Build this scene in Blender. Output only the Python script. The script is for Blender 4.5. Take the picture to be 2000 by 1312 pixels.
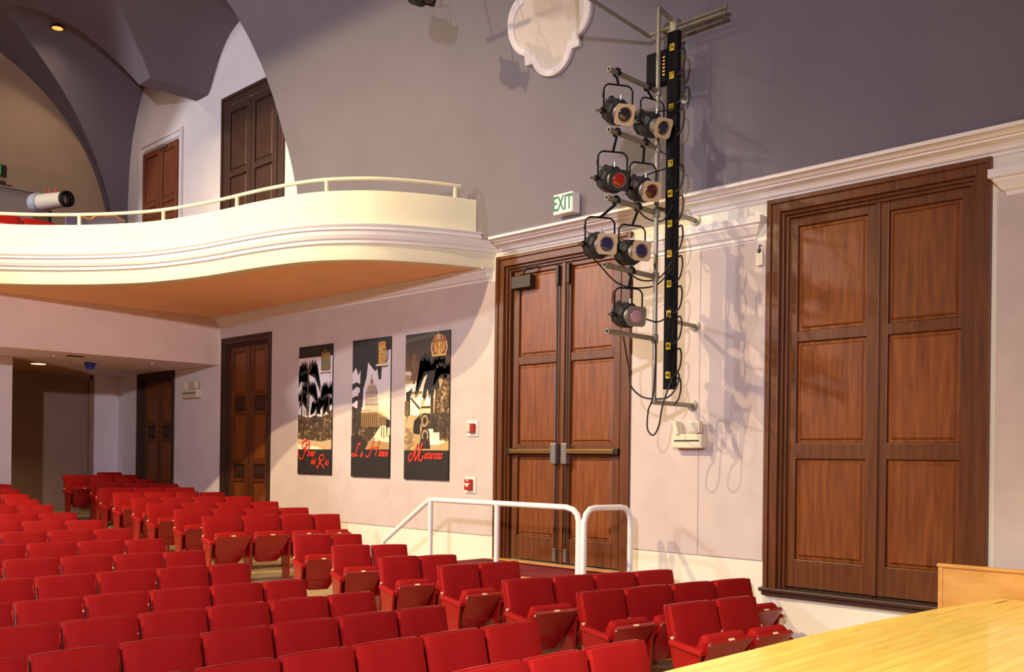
import bpy, bmesh, math, random
from mathutils import Vector, Matrix

# ---------------------------------------------------------------- scene, camera, light
S = bpy.context.scene
COL = S.collection
for o in list(bpy.data.objects):
    bpy.data.objects.remove(o, do_unlink=True)
random.seed(7)

# "House" coordinates: X runs along the side wall towards the back of the hall,
# Y towards the side wall, Z is height relative to the eye; W() turns them into world metres.
ZC = 2.198
def W(X, Y, Z):
    return (-X, Y, Z + ZC)

YAW, ROLL = 0.78933, 0.0125
cam_d = bpy.data.cameras.new('camera')
cam = bpy.data.objects.new('camera', cam_d)
COL.objects.link(cam)
S.camera = cam
fw = Vector((-math.cos(YAW), math.sin(YAW), 0))
rt = Vector((math.sin(YAW), math.cos(YAW), 0))
up = Vector((0, 0, 1))
rc = rt * math.cos(ROLL) + up * math.sin(ROLL)
uc = up * math.cos(ROLL) - rt * math.sin(ROLL)
M = Matrix((rc, uc, -fw)).transposed().to_4x4()
M.translation = Vector((0, 0, ZC))
cam.matrix_world = M
cam_d.sensor_fit = 'HORIZONTAL'
cam_d.sensor_width = 36.0
cam_d.lens = 34.2
cam_d.shift_x, cam_d.shift_y = 0.0015, 0.1205
cam_d.clip_start = 0.05

wd = bpy.data.worlds.new('hall_ambient')
S.world = wd
wd.use_nodes = True
bg = wd.node_tree.nodes['Background']
bg.inputs[0].default_value = (1.0, 0.72, 0.60, 1)
bg.inputs[1].default_value = 0.16

def spot(name, pos, target, power, color, angle=60, blend=0.3, size=0.12):
    l = bpy.data.lights.new(name, 'SPOT')
    l.energy, l.color = power, color
    l.spot_size, l.spot_blend, l.shadow_soft_size = math.radians(angle), blend, size
    o = bpy.data.objects.new(name, l)
    COL.objects.link(o)
    p, t = Vector(W(*pos)), Vector(W(*target))
    o.location = p
    o.rotation_euler = (t - p).to_track_quat('-Z', 'Y').to_euler()
    return o

# two warm spotlights in the ceiling loft over the house, a cool flood on the stage and a cool one at the rear
spot('warm_loft_spotlight', (10.2, -3.9, 10.2), (11.2, 7.0, -1.0), 6200, (1.0, 0.78, 0.44), 66, 0.7)
spot('warm_loft_spotlight', (14.8, -4.1, 10.2), (12.2, 7.0, -1.0), 7000, (1.0, 0.78, 0.44), 66, 0.7)
spot('cool_stage_flood', (-0.5, -4.0, 3.1), (11.6, 7.6, 0.8), 4000, (0.95, 0.87, 1.0), 90, 0.9, 0.15)
spot('cool_rear_spotlight', (17.5, -4.0, 5.6), (13.5, 8.5, 1.0), 2600, (0.92, 0.94, 1.0), 59, 0.06, 0.25)
spot('added_stage_spotlight', (3.0, -1.5, 7.0), (1.3, 4.0, -1.0), 7400, (1.0, 0.93, 0.70), 46, 0.7)  # unseen spot added to brighten the stage boards, kept off the wall

S.view_settings.view_transform = 'Standard'
S.view_settings.look = 'None'
S.view_settings.gamma = 1.0
S.view_settings.use_curve_mapping = False
S.view_settings.exposure = 0.0

# ---------------------------------------------------------------- helpers
ORG = {}
class MB:
    def __init__(self):
        self.v, self.f = [], []
        self.c = []          # per-face colours (optional)
    def add(self, vs, fs, col=None):
        n = len(self.v)
        self.v += [tuple(p) for p in vs]
        self.f += [[i + n for i in f] for f in fs]
        self.c += [col] * len(fs)
        return self
    def box(self, x0, x1, y0, y1, z0, z1):
        return self.add([(x0,y0,z0),(x1,y0,z0),(x1,y1,z0),(x0,y1,z0),(x0,y0,z1),(x1,y0,z1),(x1,y1,z1),(x0,y1,z1)],
                        [(0,3,2,1),(4,5,6,7),(0,1,5,4),(1,2,6,5),(2,3,7,6),(3,0,4,7)])
    def frustum(self, a, b):
        """a, b: two quads (lists of 4 points); b is the cap"""
        return self.add(list(a) + list(b), [(0,3,2,1),(4,5,6,7),(0,1,5,4),(1,2,6,5),(2,3,7,6),(3,0,4,7)])
    def tube(self, pts, r, n=8, closed=False, cap=True):
        P = [Vector(p) for p in pts]
        rs = r if isinstance(r, (list, tuple)) else [r] * len(P)
        rings, up0 = [], None
        m = len(P)
        for i, p in enumerate(P):
            if closed:
                d = (P[(i+1) % m] - P[i-1])
            else:
                d = (P[min(i+1, m-1)] - P[max(i-1, 0)])
            if d.length < 1e-9: d = Vector((0,0,1))
            d.normalize()
            if up0 is None:
                up0 = Vector((0,0,1)) if abs(d.z) < .9 else Vector((1,0,0))
            a = d.cross(up0)
            if a.length < 1e-6:
                up0 = Vector((1,0,0)) if abs(d.x) < .9 else Vector((0,1,0)); a = d.cross(up0)
            a.normalize(); b = a.cross(d).normalized(); up0 = b
            rings.append([p + (a*math.cos(2*math.pi*k/n) + b*math.sin(2*math.pi*k/n))*rs[i] for k in range(n)])
        vs = [q for r_ in rings for q in r_]
        fs = []
        for i in range(m if closed else m-1):
            j = (i+1) % m
            for k in range(n):
                fs.append((i*n+k, i*n+(k+1)%n, j*n+(k+1)%n, j*n+k))
        if cap and not closed:
            fs.append(tuple(range(n))[::-1]); fs.append(tuple((m-1)*n+k for k in range(n)))
        return self.add(vs, fs)
    def lathe(self, p0, d, prof, n=16, cap=True):
        """prof: list of (distance along d, radius)"""
        p0, d = Vector(p0), Vector(d).normalized()
        a = d.cross(Vector((0,0,1)) if abs(d.z) < .9 else Vector((1,0,0))).normalized(); b = a.cross(d)
        vs, fs = [], []
        for t, r in prof:
            vs += [p0 + d*t + (a*math.cos(2*math.pi*k/n) + b*math.sin(2*math.pi*k/n))*r for k in range(n)]
        for i in range(len(prof)-1):
            for k in range(n):
                fs.append((i*n+k, i*n+(k+1)%n, (i+1)*n+(k+1)%n, (i+1)*n+k))
        if cap:
            fs.append(tuple(range(n))[::-1]); fs.append(tuple((len(prof)-1)*n+k for k in range(n)))
        return self.add(vs, fs)
    def prism(self, poly, off):
        """poly: 3D polygon, off: extrusion vector"""
        n = len(poly); o = Vector(off)
        vs = [Vector(p) for p in poly] + [Vector(p) + o for p in poly]
        fs = [tuple(range(n))[::-1], tuple(range(n, 2*n))] + [(i, (i+1)%n, n+(i+1)%n, n+i) for i in range(n)]
        return self.add(vs, fs)
    def sweep(self, path, prof, cap=True):
        """path: list of (x, y, nx, ny) ; prof: list of (out, z) -> moulding along the path"""
        m = len(prof); vs, fs = [], []
        for (x, y, nx, ny) in path:
            vs += [(x + nx*o, y + ny*o, z) for o, z in prof]
        for i in range(len(path)-1):
            for k in range(m-1):
                fs.append((i*m+k, i*m+k+1, (i+1)*m+k+1, (i+1)*m+k))
        if cap:
            fs.append(tuple(range(m))); fs.append(tuple((len(path)-1)*m+k for k in range(m))[::-1])
        return self.add(vs, fs)
    def build(self, name, mat, parent=None, smooth=False, bevel=0, local=False, colors=False, normals=True, seg=2):
        me = bpy.data.meshes.new(name)
        o0 = Vector(ORG[parent.name]) if parent is not None else Vector((0,0,0))
        vs = self.v if local else [tuple(Vector(W(*p)) - o0) for p in self.v]
        me.from_pydata([tuple(p) for p in vs], [], self.f)
        if normals and not colors:
            bm = bmesh.new(); bm.from_mesh(me)
            bmesh.ops.recalc_face_normals(bm, faces=bm.faces)
            bm.to_mesh(me); bm.free()
        elif not local:
            me.flip_normals()
        if colors:
            ca = me.color_attributes.new('Col', 'FLOAT_COLOR', 'CORNER')
            for p in me.polygons:
                c = self.c[p.index] or (1,1,1,0)
                for li in p.loop_indices: ca.data[li].color = c
        me.materials.append(mat)
        if smooth:
            me.polygons.foreach_set('use_smooth', [True]*len(me.polygons))
            if smooth != 'all':
                me.set_sharp_from_angle(angle=math.radians(40))
        ob = bpy.data.objects.new(name, me)
        COL.objects.link(ob)
        if parent is not None:
            ob.parent = parent
            ORG[ob.name] = ORG[parent.name]
        else:
            ORG[ob.name] = (0,0,0)
        if bevel:
            b = ob.modifiers.new('edge', 'BEVEL'); b.width = bevel; b.segments = seg; b.limit_method = 'ANGLE'; b.angle_limit = math.radians(35)
        return ob

def tag(o, label, cat=None, group=None, kind=None):
    o['label'] = label
    if cat: o['category'] = cat
    if group: o['group'] = group
    if kind: o['kind'] = kind
    return o
def empty(name, loc, label, cat, group=None, kind=None, world=False):
    o = bpy.data.objects.new(name, None)
    o.empty_display_size = 0.1
    COL.objects.link(o)
    o.location = loc if world else W(*loc)
    ORG[o.name] = tuple(o.location)
    return tag(o, label, cat, group, kind)

def catmull(pts, n=8):
    P = [Vector(p) for p in pts]; out = []
    for i in range(len(P)-1):
        a, b, c, d = P[max(i-1,0)], P[i], P[i+1], P[min(i+2,len(P)-1)]
        for k in range(n):
            t = k/n
            out.append(0.5*((2*b) + (c-a)*t + (2*a-5*b+4*c-d)*t*t + (3*b-a-3*c+d)*t**3))
    out.append(P[-1]); return out
def interp(x, tab):
    if x <= tab[0][0]: return tab[0][1]
    for (a, u), (b, v) in zip(tab, tab[1:]):
        if x <= b: return u + (v-u)*(x-a)/(b-a) if b > a else v
    return tab[-1][1]

# ---------------------------------------------------------------- materials
def lin(c):
    return tuple(((u/255)/12.92 if u/255 <= .04045 else ((u/255+.055)/1.055)**2.4) for u in c) + (1.0,)
def mat(name, rgb, rough=0.6, metal=0.0, noise=0.0, scale=40.0, bump=0.0, bscale=200.0, stretch=None, spec=0.5, emit=None, es=1.0, vary=0.0, coat=0.0, ramp2=None, sheen=0.0):
    m = bpy.data.materials.new(name); m.use_nodes = True
    nt = m.node_tree; N, L = nt.nodes, nt.links
    b = N['Principled BSDF']
    b.inputs['Roughness'].default_value = rough
    b.inputs['Metallic'].default_value = metal
    b.inputs['Specular IOR Level'].default_value = spec
    b.inputs['Coat Weight'].default_value = coat
    b.inputs['Sheen Weight'].default_value = sheen
    c = lin(rgb)
    b.inputs['Base Color'].default_value = c
    tc = N.new('ShaderNodeTexCoord'); mp = N.new('ShaderNodeMapping')
    L.new(tc.outputs['Object'], mp.inputs['Vector'])
    if stretch: mp.inputs['Scale'].default_value = stretch
    src = None
    if noise or ramp2:
        t = N.new('ShaderNodeTexNoise'); t.inputs['Scale'].default_value = scale; t.inputs['Detail'].default_value = 5
        L.new(mp.outputs['Vector'], t.inputs['Vector'])
        r = N.new('ShaderNodeValToRGB')
        hi = lin(ramp2) if ramp2 else tuple(min(1, x*(1+noise)) for x in c[:3]) + (1,)
        lo = c if ramp2 else tuple(x*(1-noise) for x in c[:3]) + (1,)
        r.color_ramp.elements[0].color = lo; r.color_ramp.elements[1].color = hi
        r.color_ramp.elements[0].position = .3; r.color_ramp.elements[1].position = .7
        L.new(t.outputs['Fac'], r.inputs['Fac']); src = r.outputs['Color']
    if vary:
        oi = N.new('ShaderNodeObjectInfo'); h = N.new('ShaderNodeHueSaturation')
        mr = N.new('ShaderNodeMapRange'); mr.inputs[3].default_value = 1-vary; mr.inputs[4].default_value = 1+vary
        L.new(oi.outputs['Random'], mr.inputs[0]); L.new(mr.outputs[0], h.inputs['Value'])
        if src: L.new(src, h.inputs['Color'])
        else: h.inputs['Color'].default_value = c
        src = h.outputs['Color']
    if src: L.new(src, b.inputs['Base Color'])
    if bump:
        t2 = N.new('ShaderNodeTexNoise'); t2.inputs['Scale'].default_value = bscale; t2.inputs['Detail'].default_value = 3
        L.new(mp.outputs['Vector'], t2.inputs['Vector'])
        bp = N.new('ShaderNodeBump'); bp.inputs['Strength'].default_value = bump; bp.inputs['Distance'].default_value = .01
        L.new(t2.outputs['Fac'], bp.inputs['Height']); L.new(bp.outputs['Normal'], b.inputs['Normal'])
    if emit:
        b.inputs['Emission Color'].default_value = lin(emit); b.inputs['Emission Strength'].default_value = es
    return m

def print_material():
    m = bpy.data.materials.new('poster_print'); m.use_nodes = True
    nt = m.node_tree; N, L = nt.nodes, nt.links; b = N['Principled BSDF']
    b.inputs['Roughness'].default_value = .55
    a = N.new('ShaderNodeVertexColor'); a.layer_name = 'Col'
    tc = N.new('ShaderNodeTexCoord'); t = N.new('ShaderNodeTexNoise')
    t.inputs['Scale'].default_value = 16; t.inputs['Detail'].default_value = 8; t.inputs['Roughness'].default_value = .72
    L.new(tc.outputs['Object'], t.inputs['Vector'])
    r = N.new('ShaderNodeValToRGB')
    e = r.color_ramp.elements
    e[0].position = .42; e[0].color = lin((34,26,20)); e[1].position = .66; e[1].color = lin((236,200,140))
    k = e.new(.54); k.color = lin((110,76,40))
    L.new(t.outputs['Fac'], r.inputs['Fac'])
    mx = N.new('ShaderNodeMix'); mx.data_type = 'RGBA'
    L.new(a.outputs['Alpha'], mx.inputs[0]); L.new(a.outputs['Color'], mx.inputs[6]); L.new(r.outputs['Color'], mx.inputs[7])
    L.new(mx.outputs[2], b.inputs['Base Color'])
    return m

m_fabric = mat('wall_fabric', (206,191,185), .9, noise=.06, scale=3, bump=.25, bscale=160, spec=.2)
m_cream = mat('cream_paint', (234,228,210), .7, noise=.03, scale=2)
m_trim = mat('white_trim_paint', (236,230,226), .55)
m_lilac = mat('rear_wall_paint', (232,222,226), .85, noise=.04, scale=2)
m_grey = mat('grey_vault_plaster', (116,109,116), .9, noise=.05, scale=1.2, bump=.12, bscale=90, spec=.2)
m_white = mat('white_plaster', (226,218,218), .85, noise=.03, scale=2)
m_tan = mat('tan_plaster', (172,146,118), .9, noise=.05, scale=1.5)
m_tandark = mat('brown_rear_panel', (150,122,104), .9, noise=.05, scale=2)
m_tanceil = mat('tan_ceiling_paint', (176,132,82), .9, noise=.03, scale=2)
m_parapet = mat('balcony_paint', (230,223,194), .75, noise=.03, scale=2, bump=.1, bscale=120)
m_soffit = mat('soffit_bounce_tint', (248,196,146), .9, noise=.03, scale=2)  # warm bounce from seats and stage is put into this peach colour
m_fascia = mat('fascia_paint', (236,214,200), .85, noise=.04, scale=2)
m_ceil = mat('ceiling_paint', (228,212,216), .85)
m_floor = mat('aisle_floor', (176,150,112), .75, noise=.12, scale=6, bump=.1, bscale=60)
m_carpet = mat('red_carpet', (126,24,28), .95, noise=.25, scale=60, bump=.3, bscale=300)
m_wood = mat('mahogany_wood', (84,42,13), .42, scale=5, ramp2=(112,62,22), stretch=(5,5,.35), bump=.05, bscale=40)
m_panel = mat('mahogany_panel', (104,50,14), .4, scale=4, ramp2=(140,78,27), stretch=(6,6,.5), bump=.05, bscale=40, vary=.08)
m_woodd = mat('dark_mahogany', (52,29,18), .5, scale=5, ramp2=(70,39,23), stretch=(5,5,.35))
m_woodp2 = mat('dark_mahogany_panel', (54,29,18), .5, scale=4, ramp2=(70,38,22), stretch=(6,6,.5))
m_brownd = mat('reddish_brown_door', (112,56,28), .5, scale=4, ramp2=(132,68,36), stretch=(5,5,.4))
m_brass = mat('aged_brass', (150,116,70), .35, .9)
m_bronze = mat('dark_bronze', (66,56,48), .45, .8)
m_steel = mat('grey_steel', (150,146,140), .4, .8)
m_rail = mat('white_enamel', (244,242,236), .3)
m_seat = mat('red_upholstery', (160,18,16), .8, noise=.1, scale=90, bump=.15, bscale=400, spec=.2)
m_enamel = mat('red_enamel', (152,14,16), .32, coat=.35)
m_plate = mat('ivory_plate', (232,206,160), .4)
m_stage = mat('honey_stage_board', (240,192,84), .32, scale=6, ramp2=(250,214,112), stretch=(3,.3,3), vary=.05, coat=.25)
m_oak = mat('oak_panel', (206,146,70), .4, scale=5, ramp2=(226,172,98), stretch=(.6,4,2))
m_pipe = mat('galvanized_pipe', (150,144,130), .45, .6, noise=.1, scale=30)
m_black = mat('black_metal', (20,20,21), .75, 0, spec=.15)
m_lampblk = mat('lamp_black', (34,34,36), .55, .1, noise=.1, scale=30)
m_barrel = mat('lamp_barrel_grey', (150,138,126), .4, .6)
m_frame = mat('gel_frame_metal', (214,186,150), .45, .3)
m_lens = mat('dark_lens', (22,16,34), .08, spec=.8, coat=1)
m_lensblue = mat('violet_gel', (40,32,74), .1, coat=1)
m_lensred = mat('red_gel', (150,26,20), .15, coat=.8)
m_lensdkred = mat('dark_red_gel', (74,16,18), .12, coat=1)
m_lenspink = mat('pink_gel', (170,126,140), .1, coat=1)
m_yellow = mat('yellow_label', (246,204,20), .5)
m_ink = mat('black_ink', (20,18,16), .6)
m_cable = mat('black_rubber_cable', (40,34,30), .6)
m_sign = mat('sign_white', (240,236,226), .4)
m_green = mat('sign_green', (16,96,44), .5, emit=(30,150,70), es=.12)
m_signlit = mat('lit_green_sign', (40,190,90), .4, emit=(40,200,90), es=.7)
m_beige = mat('beige_plastic', (226,214,186), .45)
m_lenscl = mat('lamp_diffuser', (206,196,180), .3)
m_redp = mat('fire_red_plastic', (178,34,24), .35)
m_black_p = mat('poster_black', (40,34,30), .6)
m_redtext = mat('poster_red_lettering', (222,56,34), .6)
m_print = print_material()
m_glow = mat('lit_warm_lamp', (255,220,140), .5, emit=(255,214,130), es=4.0)
m_glow2 = mat('lit_amber_lamp', (255,190,90), .5, emit=(255,186,80), es=1.2)
m_blue = mat('blue_plastic', (36,60,190), .4)
m_grille = mat('cream_plastic', (226,216,206), .5)
m_cloth = mat('lilac_partition_paint', (140,132,150), .8)
m_spotwhite = mat('white_lamp_housing', (168,164,162), .4)
m_spotblue = mat('pale_blue_housing', (128,138,158), .45)

# ---------------------------------------------------------------- the room shell
D = 8.55                       # side wall plane
def floor_z(X):
    return interp(X, [(-5,-2.448),(0,-2.198),(17.2,-1.338),(18.5,-1.223),(19.9,-1.12),(24,-1.12)])
def vault_y(z):
    return 8.32 if z <= 4.18 else 4.51 + math.sqrt(max(0, 3.81**2 - (z-4.18)**2))
def struct(o, label, cat):
    return tag(o, label, cat, kind='structure')

# floor
b = MB(); xs = [-1.0,0,4,8,12,17.2,18.5,19.9,21.5]
for a, c in zip(xs, xs[1:]):
    za, zb = floor_z(a), floor_z(c)
    b.add([(a,-9,za),(c,-9,zb),(c,9,zb),(a,9,za),(a,-9,za-.2),(c,-9,zb-.2),(c,9,zb-.2),(a,9,za-.2)],
          [(0,1,2,3),(7,6,5,4),(0,4,5,1),(2,6,7,3),(1,5,6,2),(3,7,4,0)])
struct(b.build('floor', m_floor), 'tan sloping auditorium floor under the red seats', 'floor')

# lower side wall with its four door openings
b = MB(); y1 = D+.25; zt = 2.72
for a, c in ((-2.4,2.90),(4.92,6.66),(8.71,14.05),(15.61,17.44),(18.98,20.3)):
    b.box(a, c, D, y1, -2.6, zt)
for a, c, z in ((2.90,4.92,2.54),(6.66,8.71,2.50),(14.05,15.61,2.02),(17.44,18.98,1.61)):
    b.box(a, c, D, y1, z, zt)
for a, c, z in ((2.90,4.92,-1.22),(6.66,8.71,-1.24)):
    b.box(a, c, D, y1, -2.6, z)
for a, c in ((2.90,4.92),(6.66,8.71),(14.05,15.61),(17.44,18.98)):
    b.box(a, c, y1-.03, y1, -2.6, zt)
wall = struct(b.build('wall_right', m_cream), 'cream side wall with tall double doors and fabric panels', 'wall')
for a, c, z0, z1 in ((4.97,5.72,-.965,2.19),(5.725,6.60,-.965,2.19),(8.78,13.98,-.965,2.24),(13.985,15.70,2.05,2.24),
                     (-2.3,2.83,-.965,2.27)):
    MB().box(a, c, D-.014, D+.01, z0, z1).build('fabric_panel', m_fabric, wall, bevel=.004)
MB().box(15.68, 17.40, D-.006, D+.01, -1.45, 1.6).build('painted_panel', m_lilac, wall)
MB().box(19.02, 19.93, D-.006, D+.01, -1.3, 1.6).build('painted_panel', m_lilac, wall)
b = MB().box(8.78, 13.98, D-.012, D+.01, -2.0, -1.70)
struct(MB().box(4.97, 6.2, D-.02, D+.01, -2.05, -1.80).build('baseboard_right', m_cream), 'low cream baseboard at the foot of the side wall', 'baseboard')

# cornice along the top of the lower wall and on round the balcony front
BAL = [(8.80,8.58),(8.92,8.30),(9.11,7.83),(9.40,7.33),(9.73,6.99),(10.22,6.70),(11.0,6.50),(12.08,6.33),(13.05,6.06),(13.77,5.66),
       (14.38,5.17),(14.86,4.65),(15.18,4.1),(15.38,3.4),(15.48,2.5),(15.52,1.0),(15.52,-3),(15.52,-8.5)]
def bal_path(n=8, off=0.0):
    c = catmull([(x,y,0) for x,y in BAL], n); out = []
    for i, p in enumerate(c):
        d = (c[min(i+1,len(c)-1)] - c[max(i-1,0)]).normalized()
        nx, ny = d.y, -d.x                        # towards the hall (smaller X / smaller Y)
        if nx*(-1) + ny*(-1) < 0: nx, ny = -nx, -ny
        out.append((p.x + nx*off, p.y + ny*off, nx, ny))
    return out
CORN = [(0.0,2.560),(.018,2.560),(.018,2.588),(.045,2.592),(.055,2.602),(.062,2.618),(.085,2.638),(.125,2.650),(.150,2.656),(.150,2.672),(.185,2.676),(.200,2.690),(.225,2.700),(.260,2.704),(.260,2.726),(.270,2.735),(.235,2.742),(.0,2.745)]
b = MB(); prof = CORN
b.sweep([(-2.4, D, 0, -1), (8.66, D, 0, -1)], prof)
struct(b.build('trim_1', m_trim), 'long white moulded cornice above the side doors', 'cornice')
b = MB()
bp = [(0.0,2.595),(.03,2.60),(.035,2.635),(.055,2.65),(.075,2.69),(.085,2.735),(.105,2.75),(.105,2.765),(.085,2.775),(.085,2.79),(.115,2.80),(.12,2.815),(.06,2.825),(0,2.83)]
b.sweep(bal_path(8), bp)
struct(b.build('trim_2', m_trim), 'white moulded band running round the curved balcony front', 'moulding')

# second, smaller crown between the doors, with mitred ends
def crown(name, x0, x1, label, zb, zt2, ends, ydep=.13, wallmat=m_trim):
    pf = [(0,zb),(.02,zb),(.02,zb+.03),(.05,zb+.045),(.075,zb+.085),(.10,zb+.115),(.10,zb+.13),(ydep,zb+.14),(ydep,zt2),(0,zt2)]
    b = MB(); m = len(pf); vs = []; fs = []
    for X, s, e in ((x0,-1,ends[0]),(x1,1,ends[1])):
        vs += [(X + (s*o if e else 0), D-o, z) for o, z in pf]
    for i in range(m-1): fs.append((i,i+1,m+i+1,m+i))
    for j, X, s, e in ((0,x0,-1,ends[0]),(1,x1,1,ends[1])):
        if e:
            n0 = len(vs); vs += [(X + s*o, D, z) for o, z in pf]
            fs += [(j*m+i, j*m+i+1, n0+i+1, n0+i) for i in range(m-1)]
        else: fs.append(tuple(j*m+i for i in range(m)))
    b.add(vs, fs)
    return struct(b.build(name, wallmat), label, 'moulding')
crown('trim_3', 5.10, 6.60, 'short white crown moulding behind the lamp pole', 2.21, 2.42, (1,0))
crown('trim_4', -2.3, 2.74, 'white crown moulding right of the right-hand mahogany door', 2.22, 2.43, (0,1))
crown('trim_5', 8.86, 15.74, 'white crown moulding under the balcony soffit above the posters', 2.25, 2.42, (0,0), .15)

# upper vault: straight part, quarter circle and flat crown, pierced by two cross vaults
ARCH1 = [(12.87,2.6),(12.97,4.03),(13.05,4.28),(13.17,4.78),(13.26,5.25),(13.30,6.70),(13.42,7.10),(13.72,7.36),(14.2,7.55),(14.8,7.61),(15.30,7.53),(15.70,7.35),(16.07,6.98),(16.2,6.78),(16.36,6.53)]
ARCH2 = [(16.80,6.53),(16.98,6.90),(17.23,7.33),(17.45,7.52),(17.9,7.72),(18.3,7.75),(18.65,7.62),(18.93,7.40),(19.2,7.05),(19.38,6.72),(19.53,6.33),(19.63,5.8),(19.69,5.0),(19.72,2.6)]
def cut_z(X):
    if 12.87 <= X <= 16.36: return interp(X, ARCH1)
    if 16.36 < X < 16.80: return 6.53
    if 16.80 <= X <= 19.72: return interp(X, ARCH2)
    return 2.6
def fine(tab, n=6):
    out = []
    for (a,u),(c,v) in zip(tab, tab[1:]):
        out += [(a+(c-a)*i/n, u+(v-u)*i/n) for i in range(n)]
    return out + [tab[-1]]
def smooth_arch(tab):
    return [(p.x, p.y) for p in catmull([(x,z,0) for x,z in tab], 4)]
A1, A2 = smooth_arch(ARCH1), smooth_arch(ARCH2)
cols = [(-2.4,2.735),(0,2.735),(3,2.735),(6,2.735),(8.4,2.735),(10,2.735),(12,2.735),(12.86,2.735)] + A1 + [(16.37,6.53),(16.79,6.53)] + A2 + [(19.73,2.6),(19.92,2.6)]
b = MB(); NR = 30; vs = []; fs = []
def prof_pts(z0):
    """vault profile from height z0 up over the crown"""
    L0 = max(0, 4.18 - z0); a0 = math.asin(min(1, max(0, (z0-4.18)/3.81)))
    LA = (math.pi/2 - a0)*3.81; T = L0 + LA; out = []
    for i in range(NR+1):
        s = T*i/NR
        if s < L0: out.append((8.32, z0+s))
        else:
            a = a0 + (s-L0)/3.81; out.append((4.51+3.81*math.cos(a), 4.18+3.81*math.sin(a)))
    out += [(2.2, 7.99), (2.2, 12.5), (-9.0, 12.5)]; return out
for X, z0 in cols: vs += [(X, y, z) for y, z in prof_pts(z0)]
m = NR+4
for i in range(len(cols)-1):
    if cols[i+1][0]-cols[i][0] < 1e-6 and abs(cols[i+1][1]-cols[i][1]) < 1e-6: continue
    for k2 in range(m-1): fs.append((i*m+k2, (i+1)*m+k2, (i+1)*m+k2+1, i*m+k2+1))
b.add(vs, fs)
# cross-vault soffits
YW = 8.6
for A in (A1, A2):
    for (xa,za),(xb,zb) in zip(A, A[1:]):
        ya, yb = vault_y(za), vault_y(zb)
        b.add([(xa,ya,za),(xb,yb,zb),(xb,YW+.02,zb),(xa,YW+.02,za)], [(0,1,2,3)])
b.add([(16.36,vault_y(6.53),6.53),(16.80,vault_y(6.53),6.53),(16.80,YW+.02,6.53),(16.36,YW+.02,6.53)], [(0,1,2,3)])
vault = struct(b.build('ceiling', m_grey, smooth=True), 'grey plaster vault curving up from the side wall with arched cross vaults', 'ceiling')

b = MB().box(12.4, 20.2, YW, YW+.1, 2.4, 8.2)
struct(b.build('wall_balcony', m_white), 'white wall under the arches at balcony level', 'wall')
b = MB().box(19.92, 20.1, -9, 8.7, 2.3, 8.3)
struct(b.build('wall_rear', m_tan), 'tan rear wall of the balcony under the dark arch', 'wall')

# balcony: parapet shell, deck, soffit, fascia
b = MB(); P0 = bal_path(8)
b.sweep(P0, [(-.14,2.40),(0,2.40),(.005,2.42),(0,2.6),(0,2.83),(-.004,3.23),(-.012,3.245),(-.13,3.245),(-.14,3.23),(-.14,2.40)])
struct(b.build('wall_parapet', m_parapet, smooth=True), 'curved cream balcony parapet sweeping out from the side wall', 'parapet')
def slab(z0, z1, xback, inset):
    pts = [(x - nx*inset, y - ny*inset) for x, y, nx, ny in P0]
    poly = pts + [(xback, -8.5), (xback, 8.55)]
    return MB().prism([(x,y,z0) for x,y in poly], (0,0,z1-z0))
struct(slab(2.412, 2.425, 15.76, .02).build('ceiling_soffit', m_soffit), 'underside of the balcony, bounced light tinted into its peach colour', 'ceiling')
struct(slab(2.43, 2.56, 19.92, .12).build('floor_balcony', m_carpet), 'carpeted balcony deck behind the parapet', 'floor')
b = MB().box(15.75, 15.92, -8.5, D, 1.60, 2.42)
struct(b.build('wall_fascia', m_fascia), 'wide pinkish fascia beam below the balcony over the rear seats', 'wall')
b = MB().box(15.80, 20.0, -8.5, D, 1.603, 1.75)
struct(b.build('ceiling_rear', m_ceil), 'low lilac ceiling over the rear seats', 'ceiling')
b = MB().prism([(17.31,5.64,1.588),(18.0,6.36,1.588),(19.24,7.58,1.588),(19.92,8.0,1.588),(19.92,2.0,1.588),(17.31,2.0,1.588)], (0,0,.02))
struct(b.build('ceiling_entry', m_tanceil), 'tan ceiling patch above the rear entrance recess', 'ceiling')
b = MB().box(17.29, 17.5, -8.5, 5.64, -1.4, 1.60)
struct(b.build('wall_booth', m_white), 'white wall end left of the dark rear recess', 'wall')
b = MB().box(19.9, 20.05, 8.04, D, -1.2, 1.60)
struct(b.build('wall_return', m_lilac), 'narrow pale wall between dark recess and rear side door', 'wall')
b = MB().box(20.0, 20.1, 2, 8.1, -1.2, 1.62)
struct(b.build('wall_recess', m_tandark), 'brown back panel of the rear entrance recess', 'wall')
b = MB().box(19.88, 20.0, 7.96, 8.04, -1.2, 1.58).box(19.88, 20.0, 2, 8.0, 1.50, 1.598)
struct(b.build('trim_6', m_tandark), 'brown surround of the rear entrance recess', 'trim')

# landing, steps and red carpet in front of the exit door
b = MB().box(6.20, 8.86, 7.36, D, -2.4, -1.255)
for i in range(3):
    b.box(8.86+.3*i, 9.16+.3*i, 7.36, D, -2.4, -1.255-.12*(i+1))
lan = struct(b.build('floor_landing', m_floor), 'raised side landing with steps before the exit door', 'landing')
MB().box(6.24, 8.80, 7.42, D-.12, -1.257, -1.24).build('carpet', m_carpet, lan)
MB().box(6.20, 8.86, 7.34, 7.42, -1.27, -1.235).build('nosing', m_oak, lan, bevel=.006)
MB().box(6.66, 8.71, D-.12, D+.03, -1.25, -1.232).build('threshold', m_oak, lan, bevel=.004)

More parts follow.
